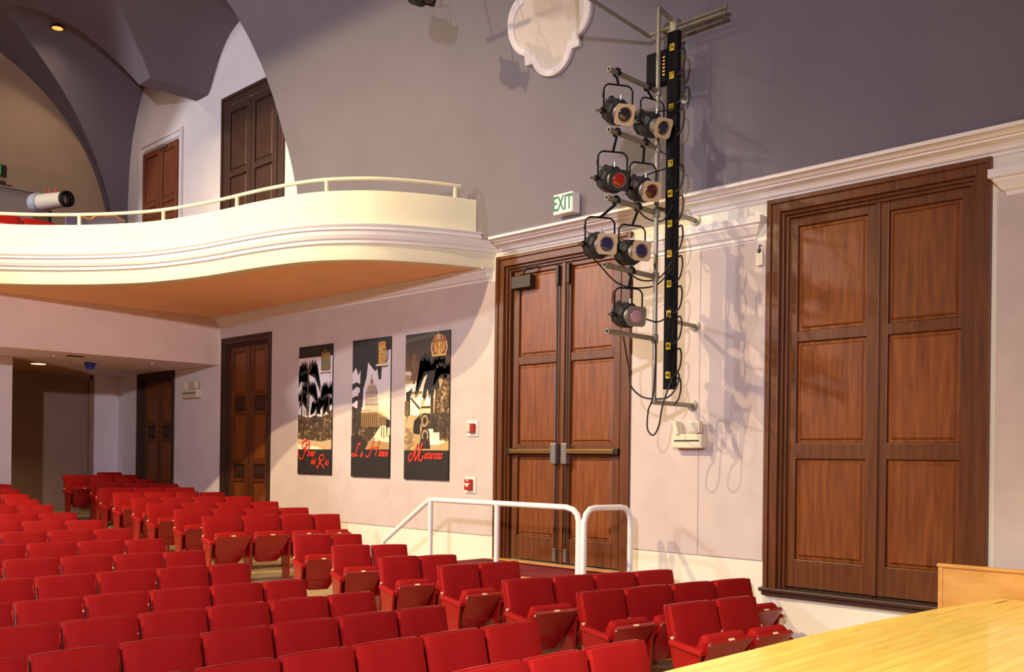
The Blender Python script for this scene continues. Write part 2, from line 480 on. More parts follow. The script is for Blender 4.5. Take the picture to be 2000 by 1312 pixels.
# stage: straight boards with a curved lip
st = empty('stage', (1.5, 4, -1.05), 'honey-coloured wooden stage floor in the lower right corner', 'stage')
def edge_x(y):
    return interp(y, [(-3,2.55),(0,2.74),(2,2.83),(4,2.885),(5.4,2.89),(6.3,2.86),(7.2,2.80),(8.2,2.66)])
bw = .088
for i in range(38):
    x1 = 2.84 - bw*i; x0 = x1 - bw + .0016
    ys = [-1.5] + sorted(random.uniform(0, 7.4) for _ in range(1 + i % 2)) + [8.2]
    for ya, yb in zip(ys, ys[1:]):
        b = MB(); n = 18 if i < 4 else 3
        for k3 in range(n):
            u0, u1 = ya + (yb-.002-ya)*k3/n, ya + (yb-.002-ya)*(k3+1)/n
            a0, a1 = min(x1, edge_x(u0)-.12), min(x1, edge_x(u1)-.12)
            if a0 <= x0+.005 and a1 <= x0+.005: continue
            a0, a1 = max(a0, x0+.004), max(a1, x0+.004)
            vs = [(x0,u0,-1.075),(a0,u0,-1.075),(a1,u1,-1.075),(x0,u1,-1.075),(x0,u0,-1.05),(a0,u0,-1.05),(a1,u1,-1.05),(x0,u1,-1.05)]
            b.add(vs, [(0,3,2,1),(4,5,6,7),(0,1,5,4),(1,2,6,5),(2,3,7,6),(3,0,4,7)])
        if b.v: b.build('plank', m_stage, st)
b = MB(); ys = [-1.5 + 9.7*i/40 for i in range(41)]
lip = []
for ya, yb in zip(ys, ys[1:]):
    lip.append((edge_x(ya), ya))
lip.append((edge_x(8.2), 8.2))
b.sweep([(x, y, 1, 0) for x, y in lip], [(-.118,-1.10),(-.118,-1.05),(-.015,-1.05),(-.004,-1.055),(0,-1.065),(0,-1.10),(-.02,-1.12),(-.118,-1.12)])
b.build('edge_board', m_stage, st)
b = MB(); b.sweep([(x-.06, y, 1, 0) for x, y in lip], [(-.03,-2.3),(-.03,-1.10),(0,-1.10),(0,-2.3)])
b.build('front_panel', m_oak, st)
MB().box(-.6, 2.72, 8.14, 8.2, -2.3, -1.08).build('side_panel', m_oak, st)

pp = empty('wooden_parapet', (1.5, 8.3, -2.0), 'oak half wall standing beyond the stage before the right-hand door', 'partition')
MB().box(-1.0, 3.13, 8.27, 8.31, -2.1, -.85).build('panel', m_oak, pp)
MB().box(-1.0, 3.18, 8.255, 8.325, -.85, -.82).build('cap_rail', m_oak, pp, bevel=.008)
MB().box(3.13, 3.17, 8.262, 8.318, -2.1, -.85).build('end_post', m_oak, pp, bevel=.006)

# ---------------------------------------------------------------- doors
def panel(X0, X1, z0, z1, y, parent, mt, e=.05, d=.016, name='panel'):
    b = MB()
    o = .006
    b.frustum([(X0,y+o,z0),(X1,y+o,z0),(X1,y+o,z1),(X0,y+o,z1)], [(X0+.012,y,z0+.012),(X1-.012,y,z0+.012),(X1-.012,y,z1-.012),(X0+.012,y,z1-.012)])
    b.frustum([(X0+.03,y,z0+.03),(X1-.03,y,z0+.03),(X1-.03,y,z1-.03),(X0+.03,y,z1-.03)],
              [(X0+e,y-d,z0+e),(X1-e,y-d,z0+e),(X1-e,y-d,z1-e),(X0+e,y-d,z1-e)])
    return b.build(name, mt, parent)
def leaf(root, X0, X1, z0, z1, y, spans, mf, mp, stile=.12, e=.05, name='door_leaf', mid=None):
    """one door leaf: stiles and rails around recessed panels; spans = [(z bottom, z top), ...] from the top down"""
    b = MB(); t = .045
    a, c = X0 + stile, X1 - stile
    b.box(X0, a, y, y+t, z0, z1).box(c, X1, y, y+t, z0, z1)
    zz = z1
    for s0, s1 in spans:
        b.box(a, c, y, y+t, s1, zz); zz = s0
    b.box(a, c, y, y+t, z0, zz)
    lf = b.build(name, mf, root, bevel=.006)
    for i, (s0, s1) in enumerate(spans):
        dark = mid is not None and i in mid
        panel(a-.002, c+.002, s0-.002, s1+.002, y+.026, lf, m_woodd if dark else mp, min(e, .3*(s1-s0)))
    return lf
def frame(root, X0, X1, z0, z1, y, mf, w=.10, proud=.04, depth=.10, steps=True, bottom=False):
    b = MB()
    def ring(x0, x1, zt, wd_, ya, yb):
        zb = z0
        b.box(x0, x0+wd_, ya, yb, zb, zt).box(x1-wd_, x1, ya, yb, zb, zt).box(x0+wd_, x1-wd_, ya, yb, zt-wd_, zt)
    if steps:
        ring(X0, X1, z1, w*.35, y-proud, y+depth)
        ring(X0+w*.35, X1-w*.35, z1-w*.35, w*.65, y-proud*.55, y+depth)
        ring(X0+w, X1-w, z1-w, .03, y+depth*.15, y+depth)
        ring(X0+w+.03, X1-w-.03, z1-w-.03, .03, y+depth*.45, y+depth)
    else:
        ring(X0, X1, z1, w, y-proud, y+depth)
    return b.build('door_frame', mf, root, bevel=.005)

SP = [(1.27,2.29),(.19,1.17),(-.93,.04)]
# exit door with panic hardware
dl = empty('door_1', (7.68, D, -1.24), 'tall mahogany double exit door with brass panic bars', 'door', kind='structure')
frame(dl, 6.62, 8.75, -1.24, 2.53, D, m_wood, .13)
ly = D+.075
for X0, X1 in ((6.84,7.675),(7.695,8.53)):
    lf = leaf(dl, X0, X1, -1.22, 2.345, ly, SP, m_wood, m_panel, .095)
MB().box(7.66, 7.71, ly-.02, ly+.05, -1.22, 2.345).build('astragal', m_wood, dl, bevel=.004)
for X0, X1, xl, s in ((6.86,7.60,7.60,1),(7.76,8.51,7.77,-1)):
    b = MB().box(X0, X1, ly-.085, ly-.05, .075, .13)
    bar = b.build('panic_bar', m_brass, dl, bevel=.008)
    xe = X0 if s == 1 else X1
    MB().box(xe-.06, xe+.06, ly-.075, ly, .065, .14).build('bar_end', m_bronze, bar, bevel=.006)
    MB().box(xl-.045, xl+.045, ly-.09, ly, -.05, .20).build('latch_case', m_steel, bar, bevel=.012)
    b = MB().tube([(xl, ly-.03, .2), (xl, ly-.03, 2.1)], .011, 6).tube([(xl, ly-.03, -.05), (xl, ly-.03, -1.1)], .011, 6)
    b.build('vertical_rod', m_bronze, bar)
    MB().box(xl-.022, xl+.022, ly-.05, ly, 2.08, 2.32).build('top_latch', m_bronze, bar, bevel=.006)
    MB().box(xl-.022, xl+.022, ly-.05, ly, -1.2, -1.05).build('bottom_latch', m_steel, bar, bevel=.006)
cl = MB().box(8.17, 8.50, ly-.09, ly, 2.10, 2.26).build('door_closer', m_bronze, dl, bevel=.01)
MB().tube([(8.33, ly-.05, 2.27), (8.2, ly-.12, 2.33), (8.08, ly-.02, 2.37)], .012, 6).build('closer_arm', m_bronze, cl)

# raised scene door
dr = empty('door_2', (3.9, D, -1.22), 'tall mahogany double door above a moulded wooden sill beside the stage', 'door', kind='structure')
frame(dr, 2.87, 4.95, -1.22, 2.565, D, m_wood, .13)
for X0, X1 in ((3.05,3.875),(3.885,4.77)):
    leaf(dr, X0, X1, -1.20, 2.375, ly, SP, m_wood, m_panel, .095)
MB().box(3.855, 3.895, ly-.02, ly+.05, -1.2, 2.375).build('astragal', m_wood, dr, bevel=.004)
b = MB().box(2.84, 4.98, D-.075, D+.1, -1.255, -1.215).box(2.86, 4.96, D-.05, D+.1, -1.295, -1.255)
b.build('door_sill', m_woodd, dr, bevel=.012)

# doors under the balcony
def tall_door(name, X0, X1, z0, z1, label):
    r = empty(name, ((X0+X1)/2, D, z0), label, 'door', kind='structure')
    frame(r, X0, X1, z0, z1, D, m_woodd, .11, .03)
    c = (X0+X1)/2; H = z1-.17
    sp = [(H-.80,H-.08),(H-.80-.30,H-.86),(H-1.95,H-1.16),(H-2.25,H-2.01),(z0+.12,H-2.31)]
    for a, d in ((X0+.17,c-.008),(c+.008,X1-.17)):
        leaf(r, a, d, z0+.01, z1-.17, ly-.01, sp, m_wood, m_panel, .12, .035, mid=(1,3))
    MB().box(c-.02, c+.02, ly-.03, ly+.04, z0+.01, z1-.17).build('astragal', m_wood, r)
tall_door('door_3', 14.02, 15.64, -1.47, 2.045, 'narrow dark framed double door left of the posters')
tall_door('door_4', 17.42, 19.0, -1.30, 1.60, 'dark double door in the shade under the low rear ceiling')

# balcony doors
r = empty('door_5', (18.1, YW, 2.56), 'reddish brown balcony door in a pale frame', 'door', kind='structure')
frame(r, 17.28, 19.1, 2.56, 6.17, YW, m_white, .14, .05, .03)
for a, c in ((17.46,18.17),(18.19,18.92)):
    leaf(r, a, c, 2.58, 5.98, YW-.045, [(4.95,5.86),(4.62,4.86),(3.6,4.52),(2.75,3.5)], m_brownd, m_brownd, .11, .04)
b = MB().box(17.85, 18.15, YW-.10, YW-.05, 5.9, 5.96); b.build('door_closer', m_steel, r, bevel=.01)
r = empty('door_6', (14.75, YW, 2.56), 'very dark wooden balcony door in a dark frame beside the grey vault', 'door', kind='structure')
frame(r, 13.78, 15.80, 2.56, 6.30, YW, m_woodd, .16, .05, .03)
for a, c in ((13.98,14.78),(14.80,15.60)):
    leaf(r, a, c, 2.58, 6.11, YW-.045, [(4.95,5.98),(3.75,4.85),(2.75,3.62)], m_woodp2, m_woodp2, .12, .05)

# ---------------------------------------------------------------- theatre seats
# back-top corners of every seat row: (block, row counted from the stage, [(X, Y, Z top), ...])
ROWS = [
    ('R', 1, [[4.534, 6.368, -1.132], [4.454, 6.945, -1.135], [4.378, 7.446, -1.139]]),
    ('R', 2, [[5.281, 6.164, -1.093], [5.217, 6.685, -1.098], [5.137, 7.276, -1.101], [5.053, 7.838, -1.105], [4.971, 8.347, -1.11]]),
    ('R', 3, [[6.054, 6.048, -1.055], [5.97, 6.593, -1.059], [5.889, 7.078, -1.065], [5.796, 7.599, -1.07], [5.702, 8.095, -1.071]]),
    ('R', 4, [[6.961, 6.081, -1.009], [6.911, 6.548, -1.014], [6.85, 7.064, -1.015]]),
    ('R', 5, [[7.692, 5.929, -0.974], [7.589, 6.367, -0.978], [7.486, 6.789, -0.984]]),
    ('R', 6, [[8.611, 5.999, -0.928], [8.473, 6.423, -0.934], [8.338, 6.826, -0.941]]),
    ('R', 7, [[9.529, 6.112, -0.882], [9.41, 6.556, -0.886], [9.307, 6.926, -0.893]]),
    ('R', 8, [[11.671, 6.121, -0.776], [11.6, 6.651, -0.778], [11.522, 7.184, -0.779], [11.445, 7.666, -0.785], [11.376, 8.075, -0.791]]),
    ('R', 9, [[12.624, 6.201, -0.728], [12.55, 6.731, -0.728], [12.48, 7.192, -0.735], [12.393, 7.719, -0.738], [12.312, 8.18, -0.743]]),
    ('R', 10, [[13.526, 6.236, -0.682], [13.478, 6.743, -0.684], [13.423, 7.267, -0.686], [13.356, 7.824, -0.689], [13.297, 8.276, -0.694]]),
    ('R', 11, [[14.389, 6.404, -0.637], [14.362, 6.851, -0.642], [14.327, 7.356, -0.642], [14.284, 7.878, -0.643], [14.238, 8.365, -0.646]]),
    ('R', 12, [[15.292, 6.498, -0.596], [15.242, 6.985, -0.595], [15.184, 7.484, -0.594], [15.132, 7.896, -0.603], [15.072, 8.338, -0.606]]),
    ('R', 13, [[16.149, 6.64, -0.551], [16.143, 7.205, -0.549], [16.13, 7.749, -0.553], [16.108, 8.321, -0.552]]),
    ('R', 14, [[17.231, 7.021, -0.497], [17.142, 7.465, -0.499], [17.053, 7.89, -0.508], [16.935, 8.418, -0.51]]),
    ('R', 15, [[17.898, 7.184, -0.45], [17.902, 7.654, -0.448], [17.902, 8.023, -0.45], [17.898, 8.392, -0.452]]),
    ('R', 16, [[18.497, 6.938, -0.384], [18.503, 7.395, -0.378], [18.503, 7.88, -0.379], [18.497, 8.372, -0.38]]),
    ('R', 17, [[19.15, 7.83, -0.342], [19.15, 8.33, -0.342]]),
    ('L', 1, [[3.949, 3.055, -1.161], [3.939, 3.581, -1.161], [3.921, 4.133, -1.161], [3.898, 4.633, -1.164], [3.866, 5.202, -1.164]]),
    ('L', 2, [[4.762, 1.972, -1.12], [4.764, 2.484, -1.12], [4.76, 2.993, -1.12], [4.749, 3.493, -1.121], [4.732, 4.016, -1.121], [4.709, 4.53, -1.122], [4.68, 5.029, -1.124]]),
    ('L', 3, [[5.513, 1.406, -1.082], [5.521, 1.905, -1.083], [5.522, 2.404, -1.082], [5.518, 2.906, -1.082], [5.508, 3.394, -1.082], [5.491, 3.898, -1.082], [5.469, 4.388, -1.084], [5.444, 4.834, -1.087]]),
    ('L', 4, [[6.254, 1.856, -1.045], [6.256, 2.346, -1.046], [6.251, 2.842, -1.045], [6.241, 3.324, -1.046], [6.225, 3.809, -1.046], [6.203, 4.307, -1.047], [6.179, 4.737, -1.05]]),
    ('L', 5, [[7.057, 1.856, -1.005], [7.048, 2.326, -1.007], [7.034, 2.795, -1.006], [7.015, 3.267, -1.006], [6.989, 3.749, -1.007], [6.961, 4.195, -1.009], [6.931, 4.59, -1.014]]),
    ('L', 6, [[7.991, 2.308, -0.958], [7.986, 2.787, -0.96], [7.975, 3.266, -0.959], [7.957, 3.768, -0.957], [7.936, 4.237, -0.959], [7.913, 4.634, -0.965]]),
    ('L', 7, [[8.994, 2.406, -0.908], [8.968, 2.867, -0.91], [8.936, 3.336, -0.911], [8.899, 3.796, -0.913], [8.858, 4.257, -0.915], [8.815, 4.678, -0.918]]),
    ('L', 8, [[9.955, 2.92, -0.86], [9.919, 3.384, -0.863], [9.877, 3.85, -0.863], [9.831, 4.312, -0.865], [9.785, 4.73, -0.87]]),
    ('L', 9, [[10.891, 2.969, -0.813], [10.859, 3.44, -0.815], [10.823, 3.906, -0.817], [10.781, 4.382, -0.818], [10.738, 4.811, -0.821]]),
    ('L', 10, [[11.891, 3.513, -0.763], [11.812, 3.969, -0.768], [11.727, 4.424, -0.771], [11.644, 4.848, -0.776]]),
    ('L', 11, [[12.641, 3.521, -0.726], [12.618, 3.981, -0.727], [12.595, 4.441, -0.728], [12.558, 4.903, -0.73]]),
    ('L', 12, [[13.664, 4.075, -0.675], [13.641, 4.535, -0.676], [13.605, 4.991, -0.678]]),
    ('L', 13, [[14.467, 4.191, -0.635], [14.444, 4.651, -0.635], [14.409, 5.09, -0.639]]),
    ('L', 14, [[15.288, 4.388, -0.594], [15.265, 4.848, -0.594], [15.233, 5.246, -0.597]]),
    ('L', 15, [[16.151, 4.983, -0.551], [16.117, 5.406, -0.552]]),
    ('L', 16, [[17.165, 5.177, -0.501], [17.131, 5.605, -0.5]]),
]
SEATS = []
def rbox(sx, sy, sz, r, seg=3, bulge=0, top=0):
    """rounded cushion block centred on the origin; x is thickness (front +x), y width, z height"""
    bm = bmesh.new(); bmesh.ops.create_cube(bm, size=1.0)
    bmesh.ops.scale(bm, vec=(sx, sy, sz), verts=bm.verts)
    bmesh.ops.bevel(bm, geom=list(bm.edges), offset=r, segments=seg, profile=.5, affect='EDGES')
    if bulge or top:
        bmesh.ops.bisect_plane(bm, geom=bm.verts[:]+bm.edges[:]+bm.faces[:], plane_co=(0,0,0), plane_no=(0,1,0))
        bmesh.ops.bisect_plane(bm, geom=bm.verts[:]+bm.edges[:]+bm.faces[:], plane_co=(0,sy*.25,0), plane_no=(0,1,0))
        bmesh.ops.bisect_plane(bm, geom=bm.verts[:]+bm.edges[:]+bm.faces[:], plane_co=(0,-sy*.25,0), plane_no=(0,1,0))
        bmesh.ops.bisect_plane(bm, geom=bm.verts[:]+bm.edges[:]+bm.faces[:], plane_co=(0,0,0), plane_no=(0,0,1))
        for v in bm.verts:
            k = max(0, 1-(2*v.co.y/sy)**2)
            if v.co.x > 0: v.co.x += bulge*k*max(0, 1-(2*v.co.z/sz)**2)
            if v.co.z > 0: v.co.z += top*k
    vs = [v.co.copy() for v in bm.verts]; bm.verts.index_update()
    fs = [[v.index for v in f.verts] for f in bm.faces]
    bm.free(); return vs, fs
def tilt(vs, pivot, ang, off=(0,0,0)):
    R = Matrix.Rotation(ang, 3, 'Y'); p = Vector(pivot)
    return [R @ v + p + Vector(off) for v in vs]

def make_seat():
    """one tip-up seat, front towards local +x, origin on the floor below the top of its back"""
    r = empty('theatre_seat', (0,0,0), 'red upholstered tip-up theatre seat', 'theatre seat', world=True)
    lean = math.atan2(.115, .44)
    vs, fs = rbox(.055, .462, .455, .012, 2, .014, .005)
    vs = tilt(vs, (.034, 0, .607), -lean)
    MB().add(vs, fs).build('backrest', m_seat, r, smooth=True, local=True)
    vs, fs = rbox(.034, .472, .56, .012, 2, 0, .006)
    vs = tilt(vs, (.002, 0, .558), -lean)
    MB().add(vs, fs).build('back_panel', m_enamel, r, smooth=True, local=True)
    # tipped-up seat: pan hinged low, front lip leaning out
    H = Vector((.215, 0, .27)); a = math.radians(58); dx, dz = math.cos(a), math.sin(a)
    n = Vector((-dz, 0, dx))                       # from pan towards the cushion
    d = Vector((dx, 0, dz))
    def q(t, v, o): return tuple(H + d*t + n*o + Vector((0, v, 0)))
    pan = MB()
    T = [(-.03,.145),(.02,.165),(.10,.172),(.11,.178),(.30,.208),(.36,.214),(.375,.208)]
    vs, fs = [], []
    for i, (t, w) in enumerate(T):
        bul = -.022 if t < .105 else (-.012 if t < .33 else 0)
        vs += [q(t,-w,.035), q(t,-w,.004), q(t,-w*.8,bul), q(t,w*.8,bul), q(t,w,.004), q(t,w,.035)]
    for i in range(len(T)-1):
        for k in range(5): fs.append((i*6+k, i*6+k+1, (i+1)*6+k+1, (i+1)*6+k))
        fs.append((i*6+5, i*6, (i+1)*6, (i+1)*6+5))
    fs.append(tuple(range(6))); fs.append(tuple((len(T)-1)*6+k for k in range(6)))
    pan.add(vs, fs)
    po = pan.build('seat_pan', m_enamel, r, smooth=True, local=True)
    vs, fs = rbox(.10, .42, .37, .035, 3, .02)
    R = Matrix.Rotation(0, 3, 'Y')
    out = []
    for v in vs:
        # cushion thickness along n, length along d
        p = H + d*(.185 + v.z) + n*(.085 + v.x) + Vector((0, v.y*(.82 + .18*(v.z/.37+.5)), 0)); out.append(p)
    MB().add(out, fs).build('cushion', m_seat, po, smooth=True, local=True)
    c = H + d*.376 + n*.018
    b = MB(); e = Vector((0,.026,0)); u = n*.011
    b.prism([c-e-u, c+e-u, c+e+u, c-e+u], d*.004)
    b.build('number_plate', m_plate, po, local=True)
    for s in (-1, 1):
        MB().lathe(H + d*.35 + n*.012 + Vector((0, s*.196, 0)), (0,s,0), [(0,.012),(.02,.012),(.026,.006)], 8).build('hinge_stud', m_steel, po, local=True)
    return r
def make_arm():
    """arm and standard standing at one side of a seat (local y = 0)"""
    arm = MB()
    P = [(.03,.565,.026),(.07,.562,.028),(.20,.545,.029),(.33,.53,.031),(.365,.524,.026)]
    vs, fs = [], []
    for u, z, w in P:
        vs += [(u,-w,z-.028),(u,w,z-.028),(u,w,z-.006),(u,w*.6,z+.008),(u,-w*.6,z+.008),(u,-w,z-.006)]
    for i in range(len(P)-1):
        for k in range(6): fs.append((i*6+k, i*6+(k+1)%6, (i+1)*6+(k+1)%6, (i+1)*6+k))
    fs += [tuple(range(6)), tuple(24+k for k in range(6))]
    arm.add(vs, fs)
    st_ = MB()
    poly = [(.035,.545),(.345,.505),(.325,.40),(.30,.03),(.32,.0),(.08,.0),(.10,.03),(.10,.35)]
    st_.prism([(u,-.014,z) for u, z in poly], (0,.028,0))
    pl = MB().lathe((.045,0,.585), (-.3,0,1), [(-.012,.010),(.004,.017),(.010,.012)], 8)
    return arm, st_, pl
_arm, _std, _stud = make_arm()
proto = make_seat()
p_arm = _arm.build('armrest', m_seat, proto, smooth=True, local=True)
p_std = _std.build('side_standard', m_enamel, proto, local=True, bevel=.006)
p_stud = _stud.build('row_stud', m_plate, p_arm, local=True)
ordn = ['first','second','third','fourth','fifth','sixth','seventh','eighth','ninth','tenth','eleventh','twelfth','thirteenth','fourteenth','fifteenth','sixteenth','seventeenth','eighteenth']
def copy_tree(o, parent=None):
    c = o.copy(); COL.objects.link(c)
    if parent is not None:
        c.parent = parent
    for ch in list(o.children): copy_tree(ch, c)
    return c
copies = []
for blk, row, pts in ROWS:
    n = len(pts) - 1
    for i in range(n):
        a, c = pts[i], pts[i+1]
        zf = (a[2]+c[2])/2 - .845
        if blk == 'R':
            lab = f'red seat beside the side wall, {ordn[row-1]} row from the stage, {ordn[i]} from the aisle'
            grp = 'theatre seats beside the side wall'
        else:
            lab = f'red seat in the centre block, {ordn[row-1]} row from the stage, {ordn[n-1-i]} from the aisle'
            grp = 'theatre seats in the centre block'
        copies.append((a, c, zf, lab, grp, i == n-1))
# a few seats on the balcony riser
for i in range(3):
    y = 4.35 + .5*i
    copies.append(((16.05, y), (16.05, y+.5), 2.83, f'red seat on the balcony behind the parapet, {ordn[2-i]} from the white followspot', 'balcony seats', i == 2))
for k, (a, c, zf, lab, grp, last) in enumerate(copies):
    if k == 0: continue
    o = copy_tree(proto)
    SEATS.append((o, a, c, zf, lab, grp, last))
SEATS.insert(0, (proto,) + copies[0])
def settle(o, a, c, zf, lab, grp, last):
    ax, ay = -a[0], a[1]; cx, cy = -c[0], c[1]
    L = math.hypot(cx-ax, cy-ay)
    lat = Vector(((cx-ax)/L, (cy-ay)/L, 0))
    o.location = ((ax+cx)/2, (ay+cy)/2, zf + ZC)
    o.rotation_euler = (0, 0, math.atan2(-lat.x, lat.y))
    o.scale = (1, L/.50, 1)
    o['label'] = lab; o['category'] = 'theatre seat'; o['group'] = grp
    for ch in list(o.children):
        if ch.name.split('.')[0] in ('armrest', 'side_standard'):
            ch.location = (0, -.247, 0)
            if last:
                k2 = copy_tree(ch, o); k2.location = (0, .247, 0)
for s in SEATS: settle(*s)
rs = MB().box(15.94, 19.9, 2, 6.3, 2.56, 2.83)
struct(rs.build('floor_riser', m_carpet), 'carpeted riser carrying the balcony seats', 'floor')

# ---------------------------------------------------------------- balcony rail
def along(path, frac):
    P = [Vector((p[0], p[1], 0)) for p in path]; tot = sum((P[i+1]-P[i]).length for i in range(len(P)-1)); s = frac*tot
    for i in range(len(P)-1):
        l = (P[i+1]-P[i]).length
        if s <= l: return P[i] + (P[i+1]-P[i])*(s/l)
        s -= l
    return P[-1]
RP = [p for p in bal_path(8, -.07) if p[1] < 8.22]
br = empty('balcony_rail', (8.9, 8.2, 3.24), 'cream tubular handrail on short posts along the curved balcony parapet', 'handrail')
MB().tube([(x, y, 3.405) for x, y, _, _ in RP], .024, 8).build('top_rail', m_parapet, br, smooth=True)
def nearest(X):
    return min(RP, key=lambda p: abs(p[0]-X))
for X in (9.06, 10.02, 11.52, 12.98, 14.12, 15.2):
    p = nearest(X)
    MB().tube([(p[0],p[1],3.23),(p[0],p[1],3.40)], .026, 8).build('post', m_parapet, br, smooth=True)

# white tubular guard rails of the landing
YR = 7.5
g = empty('guard_rail', (8.78, YR, -1.24), 'long white tubular guard rail with sloping end along the landing', 'handrail', 'white rails of the side landing')
z = -.485
path = [(9.66,YR,-1.58),(9.66,YR,-1.08),(9.64,YR,-1.03),(8.84,YR,z-.04),(8.78,YR,z-.005),(8.70,YR,z),(7.6,YR,z),(6.62,YR,z),(6.53,YR,z-.02),(6.475,YR,z-.065),(6.455,YR,z-.14),(6.455,YR,-1.24)]
MB().tube(path, .031, 12).build('top_rail', m_rail, g, smooth=True)
for X in (8.76, 7.64):
    MB().tube([(X,YR,-1.24),(X,YR,z)], .029, 12).build('post', m_rail, g, smooth=True)
g = empty('guard_rail', (6.38, YR, -1.24), 'short white tubular rail hoop running from long rail towards the exit door', 'handrail', 'white rails of the side landing')
path = [(6.385,YR,-1.24),(6.385,YR,z-.14),(6.383,YR+.03,z-.06),(6.38,YR+.09,z-.01),(6.375,YR+.16,z),(6.33,8.02,z),(6.325,8.09,z-.01),(6.32,8.15,z-.06),(6.315,8.17,z-.13),(6.315,8.17,-1.24)]
MB().tube(path, .031, 12).build('top_rail', m_rail, g, smooth=True)

# ---------------------------------------------------------------- quatrefoil plaque on the vault
def qshape(a, R, off, sq):
    best = 0
    c, s = math.cos(a), math.sin(a)
    for ox, oz in ((off,0),(-off,0),(0,off),(0,-off)):
        bq = ox*c + oz*s; disc = bq*bq - (off*off - R*R)
        if disc >= 0: best = max(best, bq + math.sqrt(disc))
    best = max(best, min(sq/abs(c) if abs(c) > 1e-6 else 9, sq/abs(s) if abs(s) > 1e-6 else 9))
    return best
qx, qz = 7.60, 5.07
def qloop(R, off, sq, out, n=160):
    pts = []
    for k in range(n):
        a = 2*math.pi*(k+.5)/n; r = qshape(a, R, off, sq); X, Z = qx + r*math.cos(a), qz + r*math.sin(a)
        pts.append((X, vault_y(Z) - out, Z))
    return pts
m_plaq = mat('plaque_white', (208,200,202), .6)
q = empty('quatrefoil_plaque', (qx, 8.1, qz), 'white moulded quatrefoil plaque with cream centre on the grey vault', 'wall ornament')
loops = [qloop(.325,.31,.42,-.01), qloop(.325,.31,.42,.045), qloop(.30,.31,.385,.055), qloop(.27,.305,.35,.04), qloop(.255,.30,.335,.045), qloop(.235,.30,.31,.02)]
b = MB(); n = 160; vs = [p for l in loops for p in l]; fs = []
for i in range(len(loops)-1):
    for k in range(n): fs.append((i*n+k, i*n+(k+1)%n, (i+1)*n+(k+1)%n, (i+1)*n+k))
b.add(vs, fs).build('moulded_border', m_plaq, q)
b = MB(); l = qloop(.24,.30,.315,.022); c0 = [(qx, vault_y(qz)-.022, qz)]
mid = [((p[0]+qx)/2, vault_y((p[2]+qz)/2)-.022, (p[2]+qz)/2) for p in l]
b.add(l + mid + c0, [(k,(k+1)%n,n+(k+1)%n,n+k) for k in range(n)] + [(n+k,n+(k+1)%n,2*n) for k in range(n)])
b.build('centre_panel', mat('pale_cream_panel', (192,180,170), .8), q, smooth='all')

# ---------------------------------------------------------------- lettering
def text_mesh(name, body, size, mt, parent, X, Y, Z, align='CENTER', shear=0.0, extrude=.001, sx=1.0, bold=0.0):
    """lettering on a plane facing the hall (normal -Y); X, Y, Z in house coordinates"""
    c = bpy.data.curves.new(name, 'FONT'); c.body = body; c.size = size; c.shear = shear; c.extrude = extrude
    c.align_x = align; c.align_y = 'CENTER'; c.offset = bold; c.resolution_u = 3
    t = bpy.data.objects.new(name, c); COL.objects.link(t)
    dg = bpy.context.evaluated_depsgraph_get(); dg.update()
    me = bpy.data.meshes.new_from_object(t.evaluated_get(dg))
    bpy.data.objects.remove(t, do_unlink=True); bpy.data.curves.remove(c)
    w = Vector(W(X, Y, Z)); o0 = Vector(ORG[parent.name])
    for v in me.vertices:
        x, y, zz = v.co
        v.co = (w.x + x*sx - o0.x, w.y - zz - o0.y, w.z + y - o0.z)
    me.name = name
    me.materials.clear(); me.materials.append(mt)
    ob = bpy.data.objects.new(name, me); COL.objects.link(ob); ob.parent = parent; ORG[ob.name] = ORG[parent.name]
    return ob

# exit sign over the exit door
e = empty('exit_sign', (7.345, 8.32, 2.9), 'white box exit sign with green letters on the cornice', 'exit sign')
MB().box(7.20, 7.49, 8.19, 8.32, 2.785, 3.015).build('sign_box', m_sign, e, bevel=.008)
MB().box(7.215, 7.475, 8.184, 8.192, 2.80, 3.0).build('face_plate', m_signlit if False else m_sign, e)
text_mesh('lettering', 'EXIT', .235, m_green, e, 7.347, 8.182, 2.896, sx=.60, bold=.005)

# emergency lights
def em_light(X0, X1, z0, z1, label):
    e = empty('emergency_light', ((X0+X1)/2, D, z0), label, 'emergency light', 'twin-head emergency lights')
    w, h = X1-X0, z1-z0
    MB().box(X0, X1, D-.12, D-.006, z0, z0+h*.52).build('battery_case', m_beige, e, bevel=.012)
    MB().box(X0+.03, X1-.05*w-.02, D-.126, D-.118, z0+h*.25, z0+h*.30).build('slot', m_bronze, e)
    hd = MB().box(X0+w*.08, X0+w*.46, D-.12, D-.05, z0+h*.55, z1).build('lamp_head', m_beige, e, bevel=.008)
    MB().box(X0+w*.12, X0+w*.42, D-.126, D-.118, z0+h*.60, z1-h*.06).build('lens', m_lenscl, hd)
    b = MB(); c = X1-w*.22
    b.frustum([(c-.02,D-.14,z0+h*.5),(c+.03,D-.14,z0+h*.5),(c+.03,D-.03,z0+h*.5),(c-.02,D-.03,z0+h*.5)],
              [(c+.02,D-.14,z1),(c+.07,D-.14,z1),(c+.07,D-.03,z1),(c+.02,D-.03,z1)])
    hd = b.build('lamp_head', m_beige, e, bevel=.006)
    return e
em_light(5.62, 5.99, .14, .42, 'beige emergency light with two heads on the wall below the lamp pole')
em_light(16.35, 16.92, 1.05, 1.34, 'pale emergency light with two heads on the shaded wall left of the posters')

